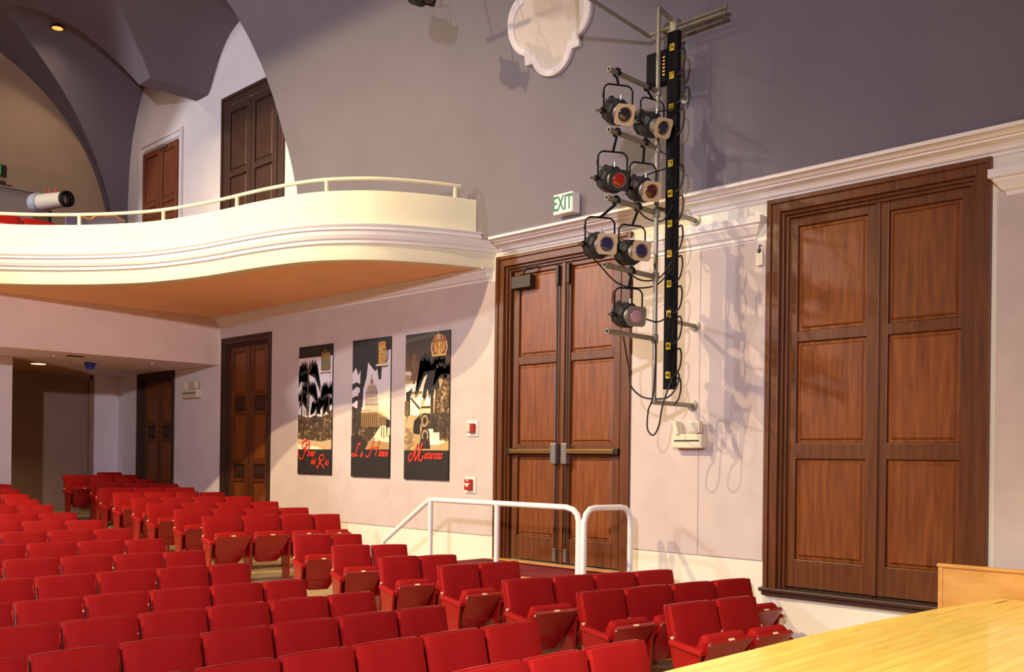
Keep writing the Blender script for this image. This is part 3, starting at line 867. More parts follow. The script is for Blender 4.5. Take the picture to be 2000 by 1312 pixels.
# fire alarm devices
f = empty('fire_strobe', (9.15, D, .39), 'red fire alarm strobe on a white wall plate, the upper device', 'fire alarm')
MB().box(9.05, 9.25, D-.03, D-.012, .29, .49).build('wall_plate', m_sign, f, bevel=.004)
MB().box(9.085, 9.20, D-.075, D-.03, .335, .455).build('housing', m_redp, f, bevel=.008)
MB().box(9.135, 9.195, D-.095, D-.07, .345, .445).build('strobe_lens', m_lenscl, f, bevel=.008)
f = empty('fire_pull_station', (9.18, D, -.33), 'red fire pull station with white T handle, the lower device', 'fire alarm')
MB().box(9.08, 9.28, D-.03, D-.012, -.44, -.23).build('wall_plate', m_sign, f, bevel=.004)
MB().box(9.125, 9.245, D-.075, D-.03, -.40, -.26).build('housing', m_redp, f, bevel=.006)
MB().box(9.14, 9.23, D-.088, D-.074, -.335, -.313).box(9.17, 9.20, D-.088, D-.074, -.36, -.33).build('pull_handle', m_sign, f, bevel=.003)
text_mesh('lettering', 'FIRE', .03, m_sign, f, 9.185, D-.077, -.278)

# key tag on a hook
t = empty('hanging_tag', (5.02, D, 2.12), 'small cream tag hanging from a hook beside the right-hand door frame', 'tag')
MB().tube([(5.02,D-.014,2.14),(5.02,D-.05,2.14),(5.02,D-.05,2.10)], .006, 6).build('hook', m_bronze, t)
MB().box(4.985, 5.06, D-.05, D-.044, 1.94, 2.07).build('card', m_beige, t, bevel=.002)
MB().box(5.01, 5.035, D-.058, D-.040, 2.06, 2.10).build('clip', m_bronze, t)

# ---------------------------------------------------------------- posters
BLK, SEP, MID, PAL, SKY, GOLD = (.018,.014,.011,0), (.10,.055,.02,0), (.28,.16,.06,0), (.72,.50,.25,0), (.80,.70,.72,0), (.55,.28,.05,0)
class Art:
    def __init__(self, X0, X1, z0, z1, y):
        self.m = MB(); self.X1, self.w, self.z1, self.h, self.y, self.k = X1, X1-X0, z1, z1-z0, y, 0
    def pt(self, u, v): return (self.X1 - u*self.w, self.y - self.k*.00016, self.z1 - v*self.h)
    def poly(self, pts, col, mott=None):
        self.k += 1
        c = col if mott is None else col[:3] + (mott,)
        for ax, lim, sg in ((0,0.0,1),(0,1.0,-1),(1,0.0,1),(1,1.0,-1)):      # trim to the board
            out = []
            for i in range(len(pts)):
                p, q = pts[i-1], pts[i]; dp, dq = sg*(p[ax]-lim), sg*(q[ax]-lim)
                if (dp < 0) != (dq < 0):
                    t = dp/(dp-dq); out.append((p[0]+t*(q[0]-p[0]), p[1]+t*(q[1]-p[1])))
                if dq >= 0: out.append(q)
            pts = out
            if len(pts) < 3: return
        self.m.add([self.pt(u, v) for u, v in pts], [tuple(range(len(pts)))], c)
    def rect(self, u0, v0, u1, v1, col, mott=None): self.poly([(u0,v0),(u0,v1),(u1,v1),(u1,v0)], col, mott)
    def ell(self, u, v, ru, rv, col, mott=None, n=20, a0=0, a1=2*math.pi):
        self.poly([(u+ru*math.cos(a0+(a1-a0)*i/n), v+rv*math.sin(a0+(a1-a0)*i/n)) for i in range(n + (0 if a1-a0 > 6.2 else 1))][::-1], col, mott)
    def stroke(self, pts, wd, col):
        """a band of width wd (u units) along a polyline"""
        asp = self.w/self.h
        for (a, b), (c, d) in zip(pts, pts[1:]):
            dx, dy = c-a, (d-b)/asp; L = math.hypot(dx, dy) or 1; nx, ny = -dy/L*wd/2, dx/L*wd/2*asp
            ex, ey = dx/L*wd*.2, dy/L*wd*.2*asp
            self.poly([(a+nx-ex,b+ny-ey),(a-nx-ex,b-ny-ey),(c-nx+ex,d-ny+ey),(c+nx+ex,d+ny+ey)], col); self.k -= 1
        self.k += 1
    def palm(self, u, v, r, col, fronds=9, hang=.5):
        asp = self.w/self.h
        for i in range(fronds):
            a = -math.pi*(.02 + .96*i/(fronds-1)); L = r*(1+.15*math.sin(i*7.3))
            x1, y1 = u + L*math.cos(a)*.7, v + L*math.sin(a)*.55*asp
            x2, y2 = u + L*math.cos(a)*1.05, y1 + hang*L*asp*(.5+abs(math.cos(a)))
            self.poly([(u,v+.02),(u-.01,v-.012),(x1,y1-.02),(x2,y2),(x1-.07*math.cos(a),y1+.05*hang+.02)], col); self.k -= 1
        self.k += 1

def poster(X0, X1, z0, z1, label, draw):
    p = empty('poster', ((X0+X1)/2, D-.014, z0), label, 'poster', 'hanging city posters')
    MB().box(X0, X1, D-.030, D-.014, z0, z1).build('board', m_black_p, p)
    a = Art(X0, X1, z0, z1, D-.0308)
    draw(a)
    a.m.build('picture', m_print, p, colors=True)
    return p

def art1(a):
    a.rect(0,0,1,.095,BLK); a.rect(0,.09,1,.56,SKY); a.ell(.62,.27,.30,.06,(.86,.78,.80,0)); a.ell(.8,.42,.25,.05,(.9,.82,.82,0)); a.rect(0,.46,1,.56,(.9,.85,.82,0))
    for u, v, r in ((.30,.20,.36),(.10,.25,.26),(.32,.35,.28),(.05,.40,.24),(.92,.36,.28),(.74,.45,.20),(.98,.44,.22),(.52,.47,.14)):
        a.palm(u, v, r, BLK, 10, .75)
    a.stroke([(.24,.14),(.30,.20)], .02, MID); a.stroke([(.40,.15),(.33,.20)], .02, MID)
    for u0, v0, u1, v1 in ((.30,.20,.26,.54),(.12,.28,.10,.55),(.33,.36,.30,.56),(.92,.38,.90,.6),(.75,.47,.74,.6),(.56,.48,.55,.58)):
        a.stroke([(u0,v0),(u1,v1)], .035, SEP)
    a.stroke([(.19,.50),(.18,.60)], .06, PAL)
    a.poly([(0,.53),(0,.75),(1,.75),(1,.50),(.9,.53),(.7,.56),(.5,.54),(.35,.56),(.2,.55)], (.06,.04,.02,0), .75)
    for u, v, ru, rv in ((.2,.62,.2,.05),(.6,.60,.25,.05),(.85,.66,.15,.06),(.4,.69,.3,.04)): a.ell(u,v,ru,rv,(.05,.035,.02,0),.45)
    a.poly([(0,.725),(0,.81),(1,.81),(1,.73),(.7,.745),(.4,.735)], PAL, .25)
    a.poly([(0,.765),(0,.81),(.8,.81),(.6,.785),(.3,.77)], (.92,.78,.5,0))
    a.rect(0,.805,1,1,BLK)
    C1 = (.20,.13,.05,0)
    a.ell(.80,.055,.06,.025,SEP); a.poly([(.68,.07),(.70,.06),(.92,.06),(.94,.075),(.95,.19),(.90,.205),(.72,.205),(.67,.19)], C1)
    a.poly([(.70,.075),(.92,.075),(.92,.115),(.70,.115)], (.34,.19,.05,0)); a.rect(.70,.12,.92,.155,(.16,.17,.09,0)); a.ell(.81,.175,.09,.018,(.24,.15,.06,0))
    a.rect(.66,.205,.96,.212,(.9,.84,.8,0)); a.poly([(.66,.214),(.66,.226),(.81,.222),(.96,.226),(.96,.214)], MID)

def art2(a):
    a.rect(0,0,1,.58,SKY); a.poly([(.6,.42),(.6,.62),(1,.62),(1,.35)], (.95,.84,.62,0)); a.rect(.5,.5,1,.7,(.95,.80,.52,0))
    a.rect(0,0,1,.095,BLK)
    a.poly([(0,.05),(0,.24),(.10,.20),(.16,.26),(.22,.22),(.20,.46),(.28,.50),(.30,.36),(.38,.28),(.42,.17),(.5,.20),(.60,.24),(.66,.22),(.70,.30),(.76,.30),(.78,.20),(.70,.15),(.70,.05)], BLK)
    for v in (.32,.42): a.poly([(0,v),(0,v+.05),(.12,v+.02),(.22,v+.035),(.22,v+.005),(.12,v-.012)], BLK)
    a.poly([(0,.48),(0,.80),(.30,.80),(.28,.66),(.26,.5),(.25,.40),(.17,.38),(.14,.5)], (.03,.02,.014,0), .12)
    # domed capitol building
    DM, LT = (.34,.22,.13,0), (.72,.52,.36,0)
    a.rect(.345,.47,.70,.53,LT); 
    for i in range(9): a.rect(.36+.037*i,.435,.378+.037*i,.475,DM)
    a.rect(.345,.425,.70,.437,LT); a.rect(.345,.472,.70,.482,DM)
    for i in range(8): a.rect(.375+.038*i,.395,.392+.038*i,.425,DM)
    a.rect(.37,.385,.68,.396,DM)
    a.poly([(.39,.386)] + [(.525-.135*math.cos(math.pi*i/14), .386-.062*math.sin(math.pi*i/14)) for i in range(15)], DM)
    for i in range(6):
        t = -.9+1.8*i/5; a.stroke([(.525+.12*t,.382),(.525+.10*t,.352),(.525+.03*t,.325)], .012, LT)
    a.rect(.49,.302,.56,.328,DM); a.poly([(.495,.302),(.525,.285),(.555,.302)], DM); a.stroke([(.525,.287),(.525,.262)], .012, DM)
    a.poly([(.26,.515),(.26,.64),(.70,.64),(.70,.53),(.48,.515)], MID); a.rect(.26,.52,.72,.532,PAL)
    for i in range(8): a.rect(.29+.052*i,.545,.31+.052*i,.63,SEP)
    a.poly([(.68,.52),(.68,.66),(.94,.66),(.94,.575),(.82,.54)], (.30,.19,.08,0)); a.poly([(.68,.52),(.82,.54),(.94,.572),(.94,.582),(.68,.535)], PAL)
    for i in range(6): a.rect(.71+.04*i,.57,.725+.04*i,.65,SEP)
    a.poly([(.2,.63),(.2,.80),(.6,.80),(.82,.64)], (.04,.03,.02,0), .5)
    a.poly([(.55,.73),(.78,.63),(.90,.63),(1,.72),(1,.76),(.5,.76)], (.93,.76,.48,0)); a.poly([(.35,.80),(.5,.735),(1,.75),(1,.81)], (.50,.30,.11,0), .1)
    for u, v in ((.86,.64),(.93,.63),(.80,.63)): a.stroke([(u,v),(u+.005,v+.08)], .02, SEP)
    a.ell(.96,.615,.05,.03,BLK)
    a.rect(0,.80,1,1,BLK); a.poly([(0,.70),(0,.81),(.35,.81),(.45,.76),(.25,.70)], (.03,.02,.014,0))
    # crest
    a.stroke([(.68,.07),(.655,.11),(.67,.155),(.72,.185)], .018, SEP); a.stroke([(.90,.07),(.94,.11),(.93,.155),(.88,.185)], .018, SEP)
    a.rect(.70,.055,.89,.19,GOLD); a.ell(.795,.05,.10,.02,(.62,.30,.05,0)); a.rect(.70,.035,.89,.058,(.50,.24,.04,0))
    a.rect(.72,.07,.87,.18,(.62,.36,.08,0)); a.ell(.84,.09,.02,.01,SEP); a.stroke([(.76,.12),(.83,.125)], .02, MID); a.stroke([(.78,.15),(.83,.17)], .02, MID)
    a.rect(.64,.19,.95,.204,(.80,.70,.56,0)); a.rect(.66,.204,.93,.213,SEP)

def art3(a):
    n = 14
    for i in range(n):
        t = i/(n-1); c = (.035+.22*t**1.6, .027+.085*t**1.6, .016+.012*t, 0)
        a.rect(0,.32*i/n,1,.32*(i+1)/n,c); a.k -= 1
    a.k += 1
    a.poly([(0,.03),(0,.06),(.7,.03),(.7,.005)], (.09,.08,.05,0))
    a.rect(0,.32,1,.80,(.62,.40,.18,0)); a.rect(0,.34,.6,.56,(.95,.88,.78,0)); a.ell(.05,.272,.10,.02,(.80,.64,.46,0)); a.ell(.02,.30,.12,.02,(.5,.32,.16,0)); a.poly([(.35,.30),(.3,.42),(.7,.45),(.62,.26),(.5,.27)], (.92,.74,.50,0))
    # statue on its pedestal
    ST = (.20,.10,.04,0)
    a.ell(.21,.155,.045,.022,ST); a.poly([(.15,.18),(.13,.215),(.17,.235),(.17,.285),(.26,.285),(.26,.235),(.30,.27),(.33,.26),(.28,.195),(.25,.175)], ST)
    a.poly([(.17,.28),(.185,.345),(.225,.345),(.225,.285)], ST); a.poly([(.235,.28),(.275,.345),(.32,.35),(.27,.28)], (.28,.15,.06,0)); a.stroke([(.16,.19),(.19,.20),(.21,.27)], .016, MID)
    a.rect(.16,.355,.36,.40,(.96,.9,.8,0)); a.rect(.12,.395,.40,.415,MID); a.rect(.13,.43,.38,.52,(.95,.86,.7,0))
    for u in (.17,.24,.31): a.ell(u,.424,.025,.012,PAL)
    a.poly([(.02,.40),(.05,.62),(.12,.62),(.12,.44),(.18,.37),(.10,.39)], BLK); a.stroke([(.14,.44),(.30,.50),(.36,.52)], .035, SEP); a.stroke([(.36,.56),(.40,.48),(.50,.42)], .04, MID); a.stroke([(.38,.54),(.42,.46)], .05, PAL)
    # palms and foliage
    a.poly([(.50,.215),(.48,.26),(.30,.30),(.30,.33),(.36,.31),(.52,.28),(.44,.36),(.40,.44),(.47,.45),(.52,.38),(.56,.45),(.60,.40),(.64,.46),(.68,.38),(.74,.43),(.80,.40),(.76,.32),(.68,.27),(.96,.27),(1,.22),(.85,.235),(.72,.215)], BLK)
    a.palm(.62,.24,.40,BLK,11,.9); a.palm(.90,.27,.26,(.05,.03,.015,0),9,.8)
    a.stroke([(.62,.36),(.62,.62)], .055, BLK)
    a.poly([(.70,.40),(.66,.66),(.70,.72),(1,.74),(1,.30),(.88,.33),(.80,.38)], (.10,.06,.025,0), .8); a.rect(0,.46,.10,.56,(.20,.14,.05,0), .5)
    a.rect(.40,.55,.98,.70,(.04,.028,.018,0), .25); a.rect(.36,.49,.60,.55,(.88,.66,.36,0)); a.rect(.38,.50,.64,.515,SEP)
    a.poly([(.06,.57),(.05,.66),(.20,.65),(.26,.59),(.16,.55)], (.60,.42,.20,0)); a.poly([(.22,.60),(.20,.68),(.36,.70),(.36,.56),(.28,.58)], BLK)
    # wreaths and steps
    a.rect(.54,.655,.66,.70,(.95,.86,.68,0)); a.rect(.52,.68,.80,.74,(.95,.84,.62,0)); a.rect(.5,.735,.92,.765,(.97,.9,.72,0)); a.rect(.2,.69,.5,.78,(.62,.42,.18,0), .2)
    a.poly([(0,.78),(0,.81),(1,.81),(1,.735),(.9,.75),(.7,.77)], (.70,.44,.16,0), .15)
    for u, v in ((.47,.60),(.48,.70)):
        a.ell(u,v,.105,.055,BLK,.35); a.ell(u,v,.08,.042,PAL,.55); a.ell(u,v,.045,.024,BLK,.3)
    a.poly([(.38,.72),(.34,.79),(.60,.79),(.58,.72)], BLK, .2)
    for u, v, r in ((.07,.67,.06),(.15,.70,.06),(.06,.73,.07),(.18,.75,.05),(.08,.78,.07)): a.ell(u,v,r,r*.42,PAL,.7)
    a.rect(0,.80,1,1,BLK)
    # crest
    G2 = (.72,.36,.06,0)
    a.poly([(.60,.075),(.66,.03),(.90,.03),(.96,.075),(.95,.15),(.92,.165),(.64,.165),(.60,.15)], (.30,.11,.02,0))
    a.ell(.78,.055,.12,.03,(.42,.15,.03,0)); a.poly([(.66,.075),(.90,.075),(.90,.13),(.78,.165),(.66,.13)], G2); a.stroke([(.70,.08),(.78,.12),(.86,.08)], .02, (.40,.12,.03,0)); a.stroke([(.78,.075),(.78,.15)], .02, (.9,.6,.2,0))
    a.stroke([(.62,.075),(.60,.12),(.64,.15)], .025, (.85,.62,.32,0)); a.stroke([(.93,.075),(.955,.12),(.92,.15)], .025, (.85,.62,.32,0))
    star = []
    for i in range(10):
        r = .075 if i % 2 == 0 else .03
        star.append((.76 + r*math.sin(math.pi*i/5), .035 - r*math.cos(math.pi*i/5)*.46))
    a.poly(star[::-1], (.62,.40,.18,0)); a.rect(.62,.155,.94,.168,(.92,.62,.14,0))

def swash(p, X1, z1, w, h, strokes, r=.011):
    b = MB()
    for s in strokes:
        c = catmull([(X1 - u*w, D-.040, z1 - v*h) for u, v in s], 6)
        b.tube([(q[0], q[1], q[2]) for q in c], r, 5)
    for i, v in enumerate(b.v):   # keep the painted strokes thin on the board
        b.v[i] = (v[0], D-.046 + (v[1]-(D-.040))*.12, v[2])
    return b.build('lettering', m_redtext, p)

P1 = poster(12.26, 13.17, -.27, 1.72, 'leftmost hanging poster, palms with red script Pinar del Río', art1)
swash(P1, 13.17, 1.72, .91, 1.99, [[(.33,.765),(.18,.80),(.16,.755),(.26,.735),(.36,.75),(.34,.80),(.24,.825)], [(.28,.755),(.24,.82),(.17,.875),(.08,.875),(.03,.83),(.06,.80)],
      [(.70,.87),(.67,.925),(.62,.95),(.60,.93)], [(.66,.885),(.70,.855),(.79,.85),(.80,.88),(.70,.90),(.78,.935),(.82,.95)]])
text_mesh('lettering', 'inar', .15, m_redtext, P1, 13.17-.43*.91, D-.046, 1.72-.835*1.99, shear=.35, bold=.004, sx=.95)
text_mesh('lettering', 'del', .14, m_redtext, P1, 13.17-.49*.91, D-.0462, 1.72-.90*1.99, shear=.35, bold=.003, sx=.8)
text_mesh('lettering', 'ío', .14, m_redtext, P1, 13.17-.89*.91, D-.046, 1.72-.905*1.99, shear=.3, bold=.004, sx=.9)
P2 = poster(10.85, 11.75, -.28, 1.715, 'middle hanging poster, domed building with red script La Habana', art2)
swash(P2, 11.75, 1.715, .90, 1.995, [[(.22,.77),(.26,.755),(.20,.765),(.15,.82),(.10,.85),(.03,.845),(.06,.83),(.14,.845),(.21,.845)],
      [(.62,.715),(.57,.77),(.52,.83),(.45,.855),(.40,.84)], [(.76,.735),(.70,.80),(.66,.845)], [(.48,.80),(.58,.79),(.74,.785)]])
text_mesh('lettering', 'a', .14, m_redtext, P2, 11.75-.29*.90, D-.046, 1.715-.832*1.995, shear=.35, bold=.004)
text_mesh('lettering', 'abana', .15, m_redtext, P2, 11.75-.855*.90, D-.046, 1.715-.826*1.995, shear=.35, bold=.004, sx=.62)
P3 = poster(9.60, 10.52, -.29, 1.70, 'rightmost hanging poster, statue and palm with red script Matanzas', art3)
swash(P3, 10.52, 1.70, .92, 1.99, [[(.20,.815),(.13,.84),(.12,.865),(.17,.872),(.22,.84),(.33,.755)], [(.33,.755),(.27,.83),(.27,.868),(.31,.85),(.44,.745)], [(.44,.745),(.37,.83),(.36,.866),(.42,.868),(.46,.835)]], .013)
text_mesh('lettering', 'atanzas', .16, m_redtext, P3, 10.52-.675*.92, D-.046, 1.70-.832*1.99, shear=.35, bold=.004, sx=.80)

# ---------------------------------------------------------------- lighting pole on the side wall
BX, BY = 5.80, 7.86
bo = empty('lighting_pole', (BX, BY, .58), 'tall grey pipe lighting pole with cross arms fixed to the side wall', 'lighting pole')
MB().tube([(BX,BY,.57),(BX,BY,4.50)], .024, 10).build('upright_pipe', m_pipe, bo, smooth=True)
for zz, tip in ((1.215,7.11),(1.83,7.06),(2.465,7.08),(3.105,7.10),(3.67,7.09)):
    b = MB(); n = 10
    # open-ended pipe
    R, r = .025, .018; vs = []; fs = []
    for y, rr in ((BY,R),(tip,R),(tip,r),(tip+.12,r)):
        vs += [(BX + rr*math.cos(2*math.pi*k/n), y, zz + rr*math.sin(2*math.pi*k/n)) for k in range(n)]
    for i in range(3):
        for k in range(n): fs.append((i*n+k, i*n+(k+1)%n, (i+1)*n+(k+1)%n, (i+1)*n+k))
    b.add(vs, fs); arm = b.build('cross_arm', m_pipe, bo, smooth=True)
    MB().lathe((BX,BY,zz-.045), (0,0,1), [(0,.028),(.01,.036),(.08,.036),(.09,.028)], 10).build('pipe_tee', m_pipe, arm, smooth=True)
for zz, yend in ((.585,D-.012),(2.515,D-.0)):
    a = MB().tube([(BX,BY,zz),(BX,yend,zz)], .024, 10).build('wall_bracket', m_pipe, bo, smooth=True)
    MB().lathe((BX,yend-.02,zz), (0,1,0), [(0,.03),(.004,.06),(.02,.06)], 12).build('wall_flange', m_pipe, a)
for zz, yend in ((1.41,D-.012),(3.72,8.315)):
    a = MB().tube([(5.74,8.04,zz),(5.78,yend,zz)], .022, 10).build('wall_bracket', m_pipe, bo, smooth=True)
    MB().lathe((5.78,yend-.02,zz), (0,1,0), [(0,.03),(.004,.055),(.02,.055)], 12).build('wall_flange', m_pipe, a)
MB().tube([(BX,BY,4.48),(BX,BY+.02,4.50),(BX,8.14,4.44)], .024, 10).build('top_link', m_pipe, bo, smooth=True)
MB().tube([(6.12,8.11,4.40),(5.17,8.11,4.40)], .020, 10).build('wall_pipe', m_pipe, bo, smooth=True)
MB().tube([(5.85,8.09,4.345),(5.17,8.09,4.345)], .020, 10).build('wall_pipe', m_pipe, bo, smooth=True)
MB().box(5.73, 5.82, 8.06, 8.16, 4.32, 4.46).build('pipe_clamp', m_pipe, bo, bevel=.012)
MB().tube([(6.10,8.12,4.385),(6.16,6.6,4.53)], .019, 10).build('brace_pipe', m_pipe, bo, smooth=True)
MB().tube([(6.16,6.6,4.51),(6.16,6.6,7.36)], .019, 10).build('hanger_pipe', m_pipe, bo, smooth=True)
for X in (5.3, 5.95):
    MB().tube([(X,8.11,4.40),(X,8.29,4.40)], .014, 8).build('wall_stub', m_pipe, bo)

# power strip with numbered circuits
ps = empty('power_strip', (5.72, 8.015, .72), 'long black power strip with yellow circuit numbers behind the lighting pole', 'power strip')
MB().box(5.66, 5.785, 7.985, 8.05, .72, 4.29).build('raceway', m_black, ps, bevel=.004)
jb = MB().box(5.785, 6.03, 7.97, 8.10, 3.81, 4.13).build('junction_box', m_black, ps, bevel=.006)
b = MB()
for i in range(6): b.box(5.79, 5.815, 7.955, 7.972, 3.86+.035*i, 3.875+.035*i)
b.build('terminal_screws', m_brass, jb)
ZL = [4.13,3.85,3.53,2.97,2.67,2.37,2.07,1.77,1.47,1.15,.86]
for i, zz in enumerate(ZL):
    l = MB().box(5.698, 5.750, 7.981, 7.986, zz-.034, zz+.034).build('number_label', m_yellow, ps)
    text_mesh('lettering', str(36+i), .062, m_ink, l, 5.724, 7.980, zz, sx=.7, bold=.0015)
    x = 5.66
    c = catmull([(x,8.02,zz-.05),(x-.05,8.02,zz-.03),(x-.075,8.01,zz-.12),(x-.055,8.0,zz-.24),(x-.005,7.985,zz-.30)], 5)
    MB().tube(c, .009, 6).build('pigtail_cable', m_cable, ps, smooth=True)

Rv = Vector((-math.sin(YAW), math.cos(YAW), 0)); Fv = Vector((math.cos(YAW), math.sin(YAW), 0))
def stage_lamp(C, r, d, zarm, clampY, label, lens, fmat, cable=None, clampX=BX, group='stage lamps on the lighting pole'):
    """C centre, r / d: how far the nose points sideways / down, arm height, clamp position"""
    f = -math.sqrt(max(.05, 1-r*r-d*d))
    Dv = (Rv*r + Fv*f + Vector((0,0,-d))).normalized()
    C = Vector(C)
    a = Dv.cross(Vector((0,0,1))).normalized(); u = a.cross(Dv).normalized()
    t = empty('stage_lamp', tuple(C), label, 'stage lamp', group)
    body = MB().lathe(C, Dv, [(-.22,.04),(-.21,.09),(-.165,.118),(-.145,.121),(-.135,.112),(-.115,.123),(-.10,.114),(-.08,.126),(-.02,.129),(.03,.120),(.05,.10)], 10).build('lamp_housing', m_lampblk, t)
    MB().lathe(C + Dv*-.21 + u*.08, (Dv*-1+u*.6), [(0,.03),(.05,.032),(.06,.02)], 8).build('rear_cap', m_lampblk, body)
    MB().lathe(C, Dv, [(.045,.075),(.075,.078),(.08,.070),(.15,.070),(.155,.078),(.185,.078)], 16).build('barrel', m_barrel, t, smooth=True)
    # square gel frame with a round hole
    n = 24; H = .095; c0 = C + Dv*.19; out, inn, out2, inn2 = [], [], [], []
    for k in range(n):
        an = 2*math.pi*(k+.5)/n; cc, ss = math.cos(an), math.sin(an); m_ = H/max(abs(cc), abs(ss))
        m_ = min(m_, H*1.33)
        out.append(c0 + a*cc*m_ + u*ss*m_); inn.append(c0 + a*cc*.07 + u*ss*.07)
    vs = out + inn + [p + Dv*.008 for p in out] + [p + Dv*.008 for p in inn]; fs = []
    for k in range(n):
        j = (k+1) % n
        fs += [(k,j,n+j,n+k), (2*n+k,3*n+k,3*n+j,2*n+j), (k,2*n+k,2*n+j,j), (n+k,n+j,3*n+j,3*n+k)]
    fr = MB().add(vs, fs).build('gel_frame', fmat, t)
    MB().lathe(C, Dv, [(.17,.069),(.182,.067),(.190,.05),(.195,.025),(.197,.004)], 20).build('lens', lens, t, smooth='all')
    # yoke
    w = .145; top = C.z + .26
    pl, pr = C - a*w, C + a*w
    k1 = Vector((0,0,1))
    pts = [pl, pl + k1*.215, pl + k1*.245 + a*.02, pl + k1*.26 + a*.05, pr + k1*.26 - a*.05, pr + k1*.245 - a*.02, pr + k1*.215, pr]
    yk = MB().tube(pts, .0085, 6).build('yoke', m_black, t, smooth=True)
    for s, p in ((-1,pl),(1,pr)):
        MB().lathe(p - a*s*.03, a*s, [(0,.016),(.04,.016),(.045,.03),(.06,.03)], 8).build('pivot_knob', m_black, yk)
    MB().tube([pl - a*.03 + Dv*.02, pl - a*.085 + Dv*.03], .012, 6).build('trim_handle', m_steel, t)
    MB().tube([C + u*.10 + Dv*.02, C + u*.16 + Dv*.01], .009, 6).build('trim_handle', m_steel, t)
    # hook clamp over the arm
    cx = Vector((clampX, clampY, zarm)); n2 = 12
    hook = [cx + Vector((.036*math.cos(q_), 0, .036*math.sin(q_))) for q_ in [math.radians(v) for v in range(-60, 211, 27)]]
    cb = MB().tube(hook, .013, 6)
    cb.tube([cx + Vector((0,0,-.036)), Vector(((pl.x+pr.x)/2, (pl.y+pr.y)/2, top))], .013, 6)
    cb.tube([cx + Vector((-.05,0,-.02)), cx + Vector((-.02,0,-.02))], .01, 6)
    cb.build('hook_clamp', m_black, t)
    if cable:
        st_ = C - Dv*.2
        c = catmull([tuple(st_), tuple(st_ + Vector((.02,.0,-.07)))] + cable, 6)
        MB().tube(c, .008, 6).build('power_cable', m_cable, t, smooth=True)
    MB().tube(catmull([tuple(pl + k1*.2), tuple(pl + k1*.12 + Dv*.05 - a*.02), tuple(C + u*.09 - Dv*.02)], 5), .004, 5).build('safety_cable', m_cable, t)
    return t
def rc_(y, zz, X=5.70): return (X, y, zz)
L1 = stage_lamp((5.80,7.235,3.30), .24,.42, 3.67, 7.21, 'stage lamp at the outer end of the topmost arm, tan gel frame', m_lens, m_frame, [(5.9,7.5,3.32),(5.82,7.8,3.45),(5.69,7.97,3.50)])
L2 = stage_lamp((5.82,7.80,3.325), .46,.40, 3.67, 7.69, 'stage lamp close to the pole on the topmost arm, nose across the power strip', m_lens, m_frame, [(5.88,7.95,3.15),(5.75,8.0,3.05),(5.67,7.97,3.0)])
L3 = stage_lamp((5.80,7.165,2.65), .22,.30, 3.105, 7.22, 'stage lamp on second arm from top glowing bright red', m_lensred, m_lampblk, [(5.95,7.4,2.6),(5.88,7.7,2.8),(5.69,7.97,2.93)])
L4 = stage_lamp((5.82,7.66,2.66), .34,.33, 3.105, 7.65, 'stage lamp with dark red gel close to the pole, second arm from top', m_lensdkred, m_frame, [(5.92,7.8,2.45),(5.8,7.95,2.4),(5.69,7.98,2.55)])
L5 = stage_lamp((5.80,6.99,2.00), .26,.14, 2.465, 7.22, 'stage lamp with violet gel hanging farthest out from the pole', m_lensblue, m_frame, [(6.0,7.2,1.9),(5.95,7.5,1.72),(5.85,7.9,1.75),(5.69,7.98,1.92)])
L6 = stage_lamp((5.82,7.50,2.02), .38,.12, 2.465, 7.56, 'stage lamp with dark violet gel beside the pole, third arm from top', m_lensblue, m_frame, [(5.9,7.7,1.80),(5.8,7.9,1.82),(5.69,7.98,1.98)])
L7 = stage_lamp((5.80,7.43,1.40), .30,.19, 1.83, 7.47, 'lowest stage lamp on the pole with pale pink lens', m_lenspink, m_steel, [(5.86,7.62,1.42),(5.76,7.85,1.38),(5.67,7.98,1.48)])

for pts, lab in (([(5.665,7.98,.84),(5.67,7.93,.74),(5.71,7.88,.555),(5.735,7.86,.36),(5.80,7.86,.26),(5.875,7.86,.32),(5.855,7.84,.50),(5.785,7.82,.65),(5.765,7.83,1.05),(5.775,7.83,1.20)], 'dark cable hanging in a long loop below the lighting pole'),
                 ([(5.83,7.40,1.19),(6.04,7.72,1.05),(6.06,7.78,.95),(6.05,7.80,.77),(5.98,7.84,.67),(5.865,7.86,.625),(5.70,7.93,.63),(5.62,7.97,.72),(5.60,8.0,.84),(5.65,8.02,.90)], 'thin dark cable bowing out left of the lower pole')):
    c = MB().tube(catmull(pts, 6), .009, 6).build('cable', m_cable, smooth=True)
    tag(c, lab, 'cable')

# lamp hanging at the top edge of the picture
hp = empty('hanging_pipe', (8.5, 7.0, 5.62), 'horizontal pipe hung below the vault carrying a single lamp', 'pipe')
MB().tube([(8.1,7.0,5.62),(8.8,7.0,5.62)], .024, 8).build('pipe', m_pipe, hp, smooth=True)
for X in (8.2, 8.7): MB().tube([(X,7.0,5.62),(X,7.0,7.05)], .012, 6).build('hanger', m_pipe, hp)
stage_lamp((8.45,7.0,5.20), .52,.42, 5.62, 7.0, 'dark stage lamp cut off by the top edge of the picture', m_lensdkred, m_bronze, None, 8.45, 'lamp under the vault')

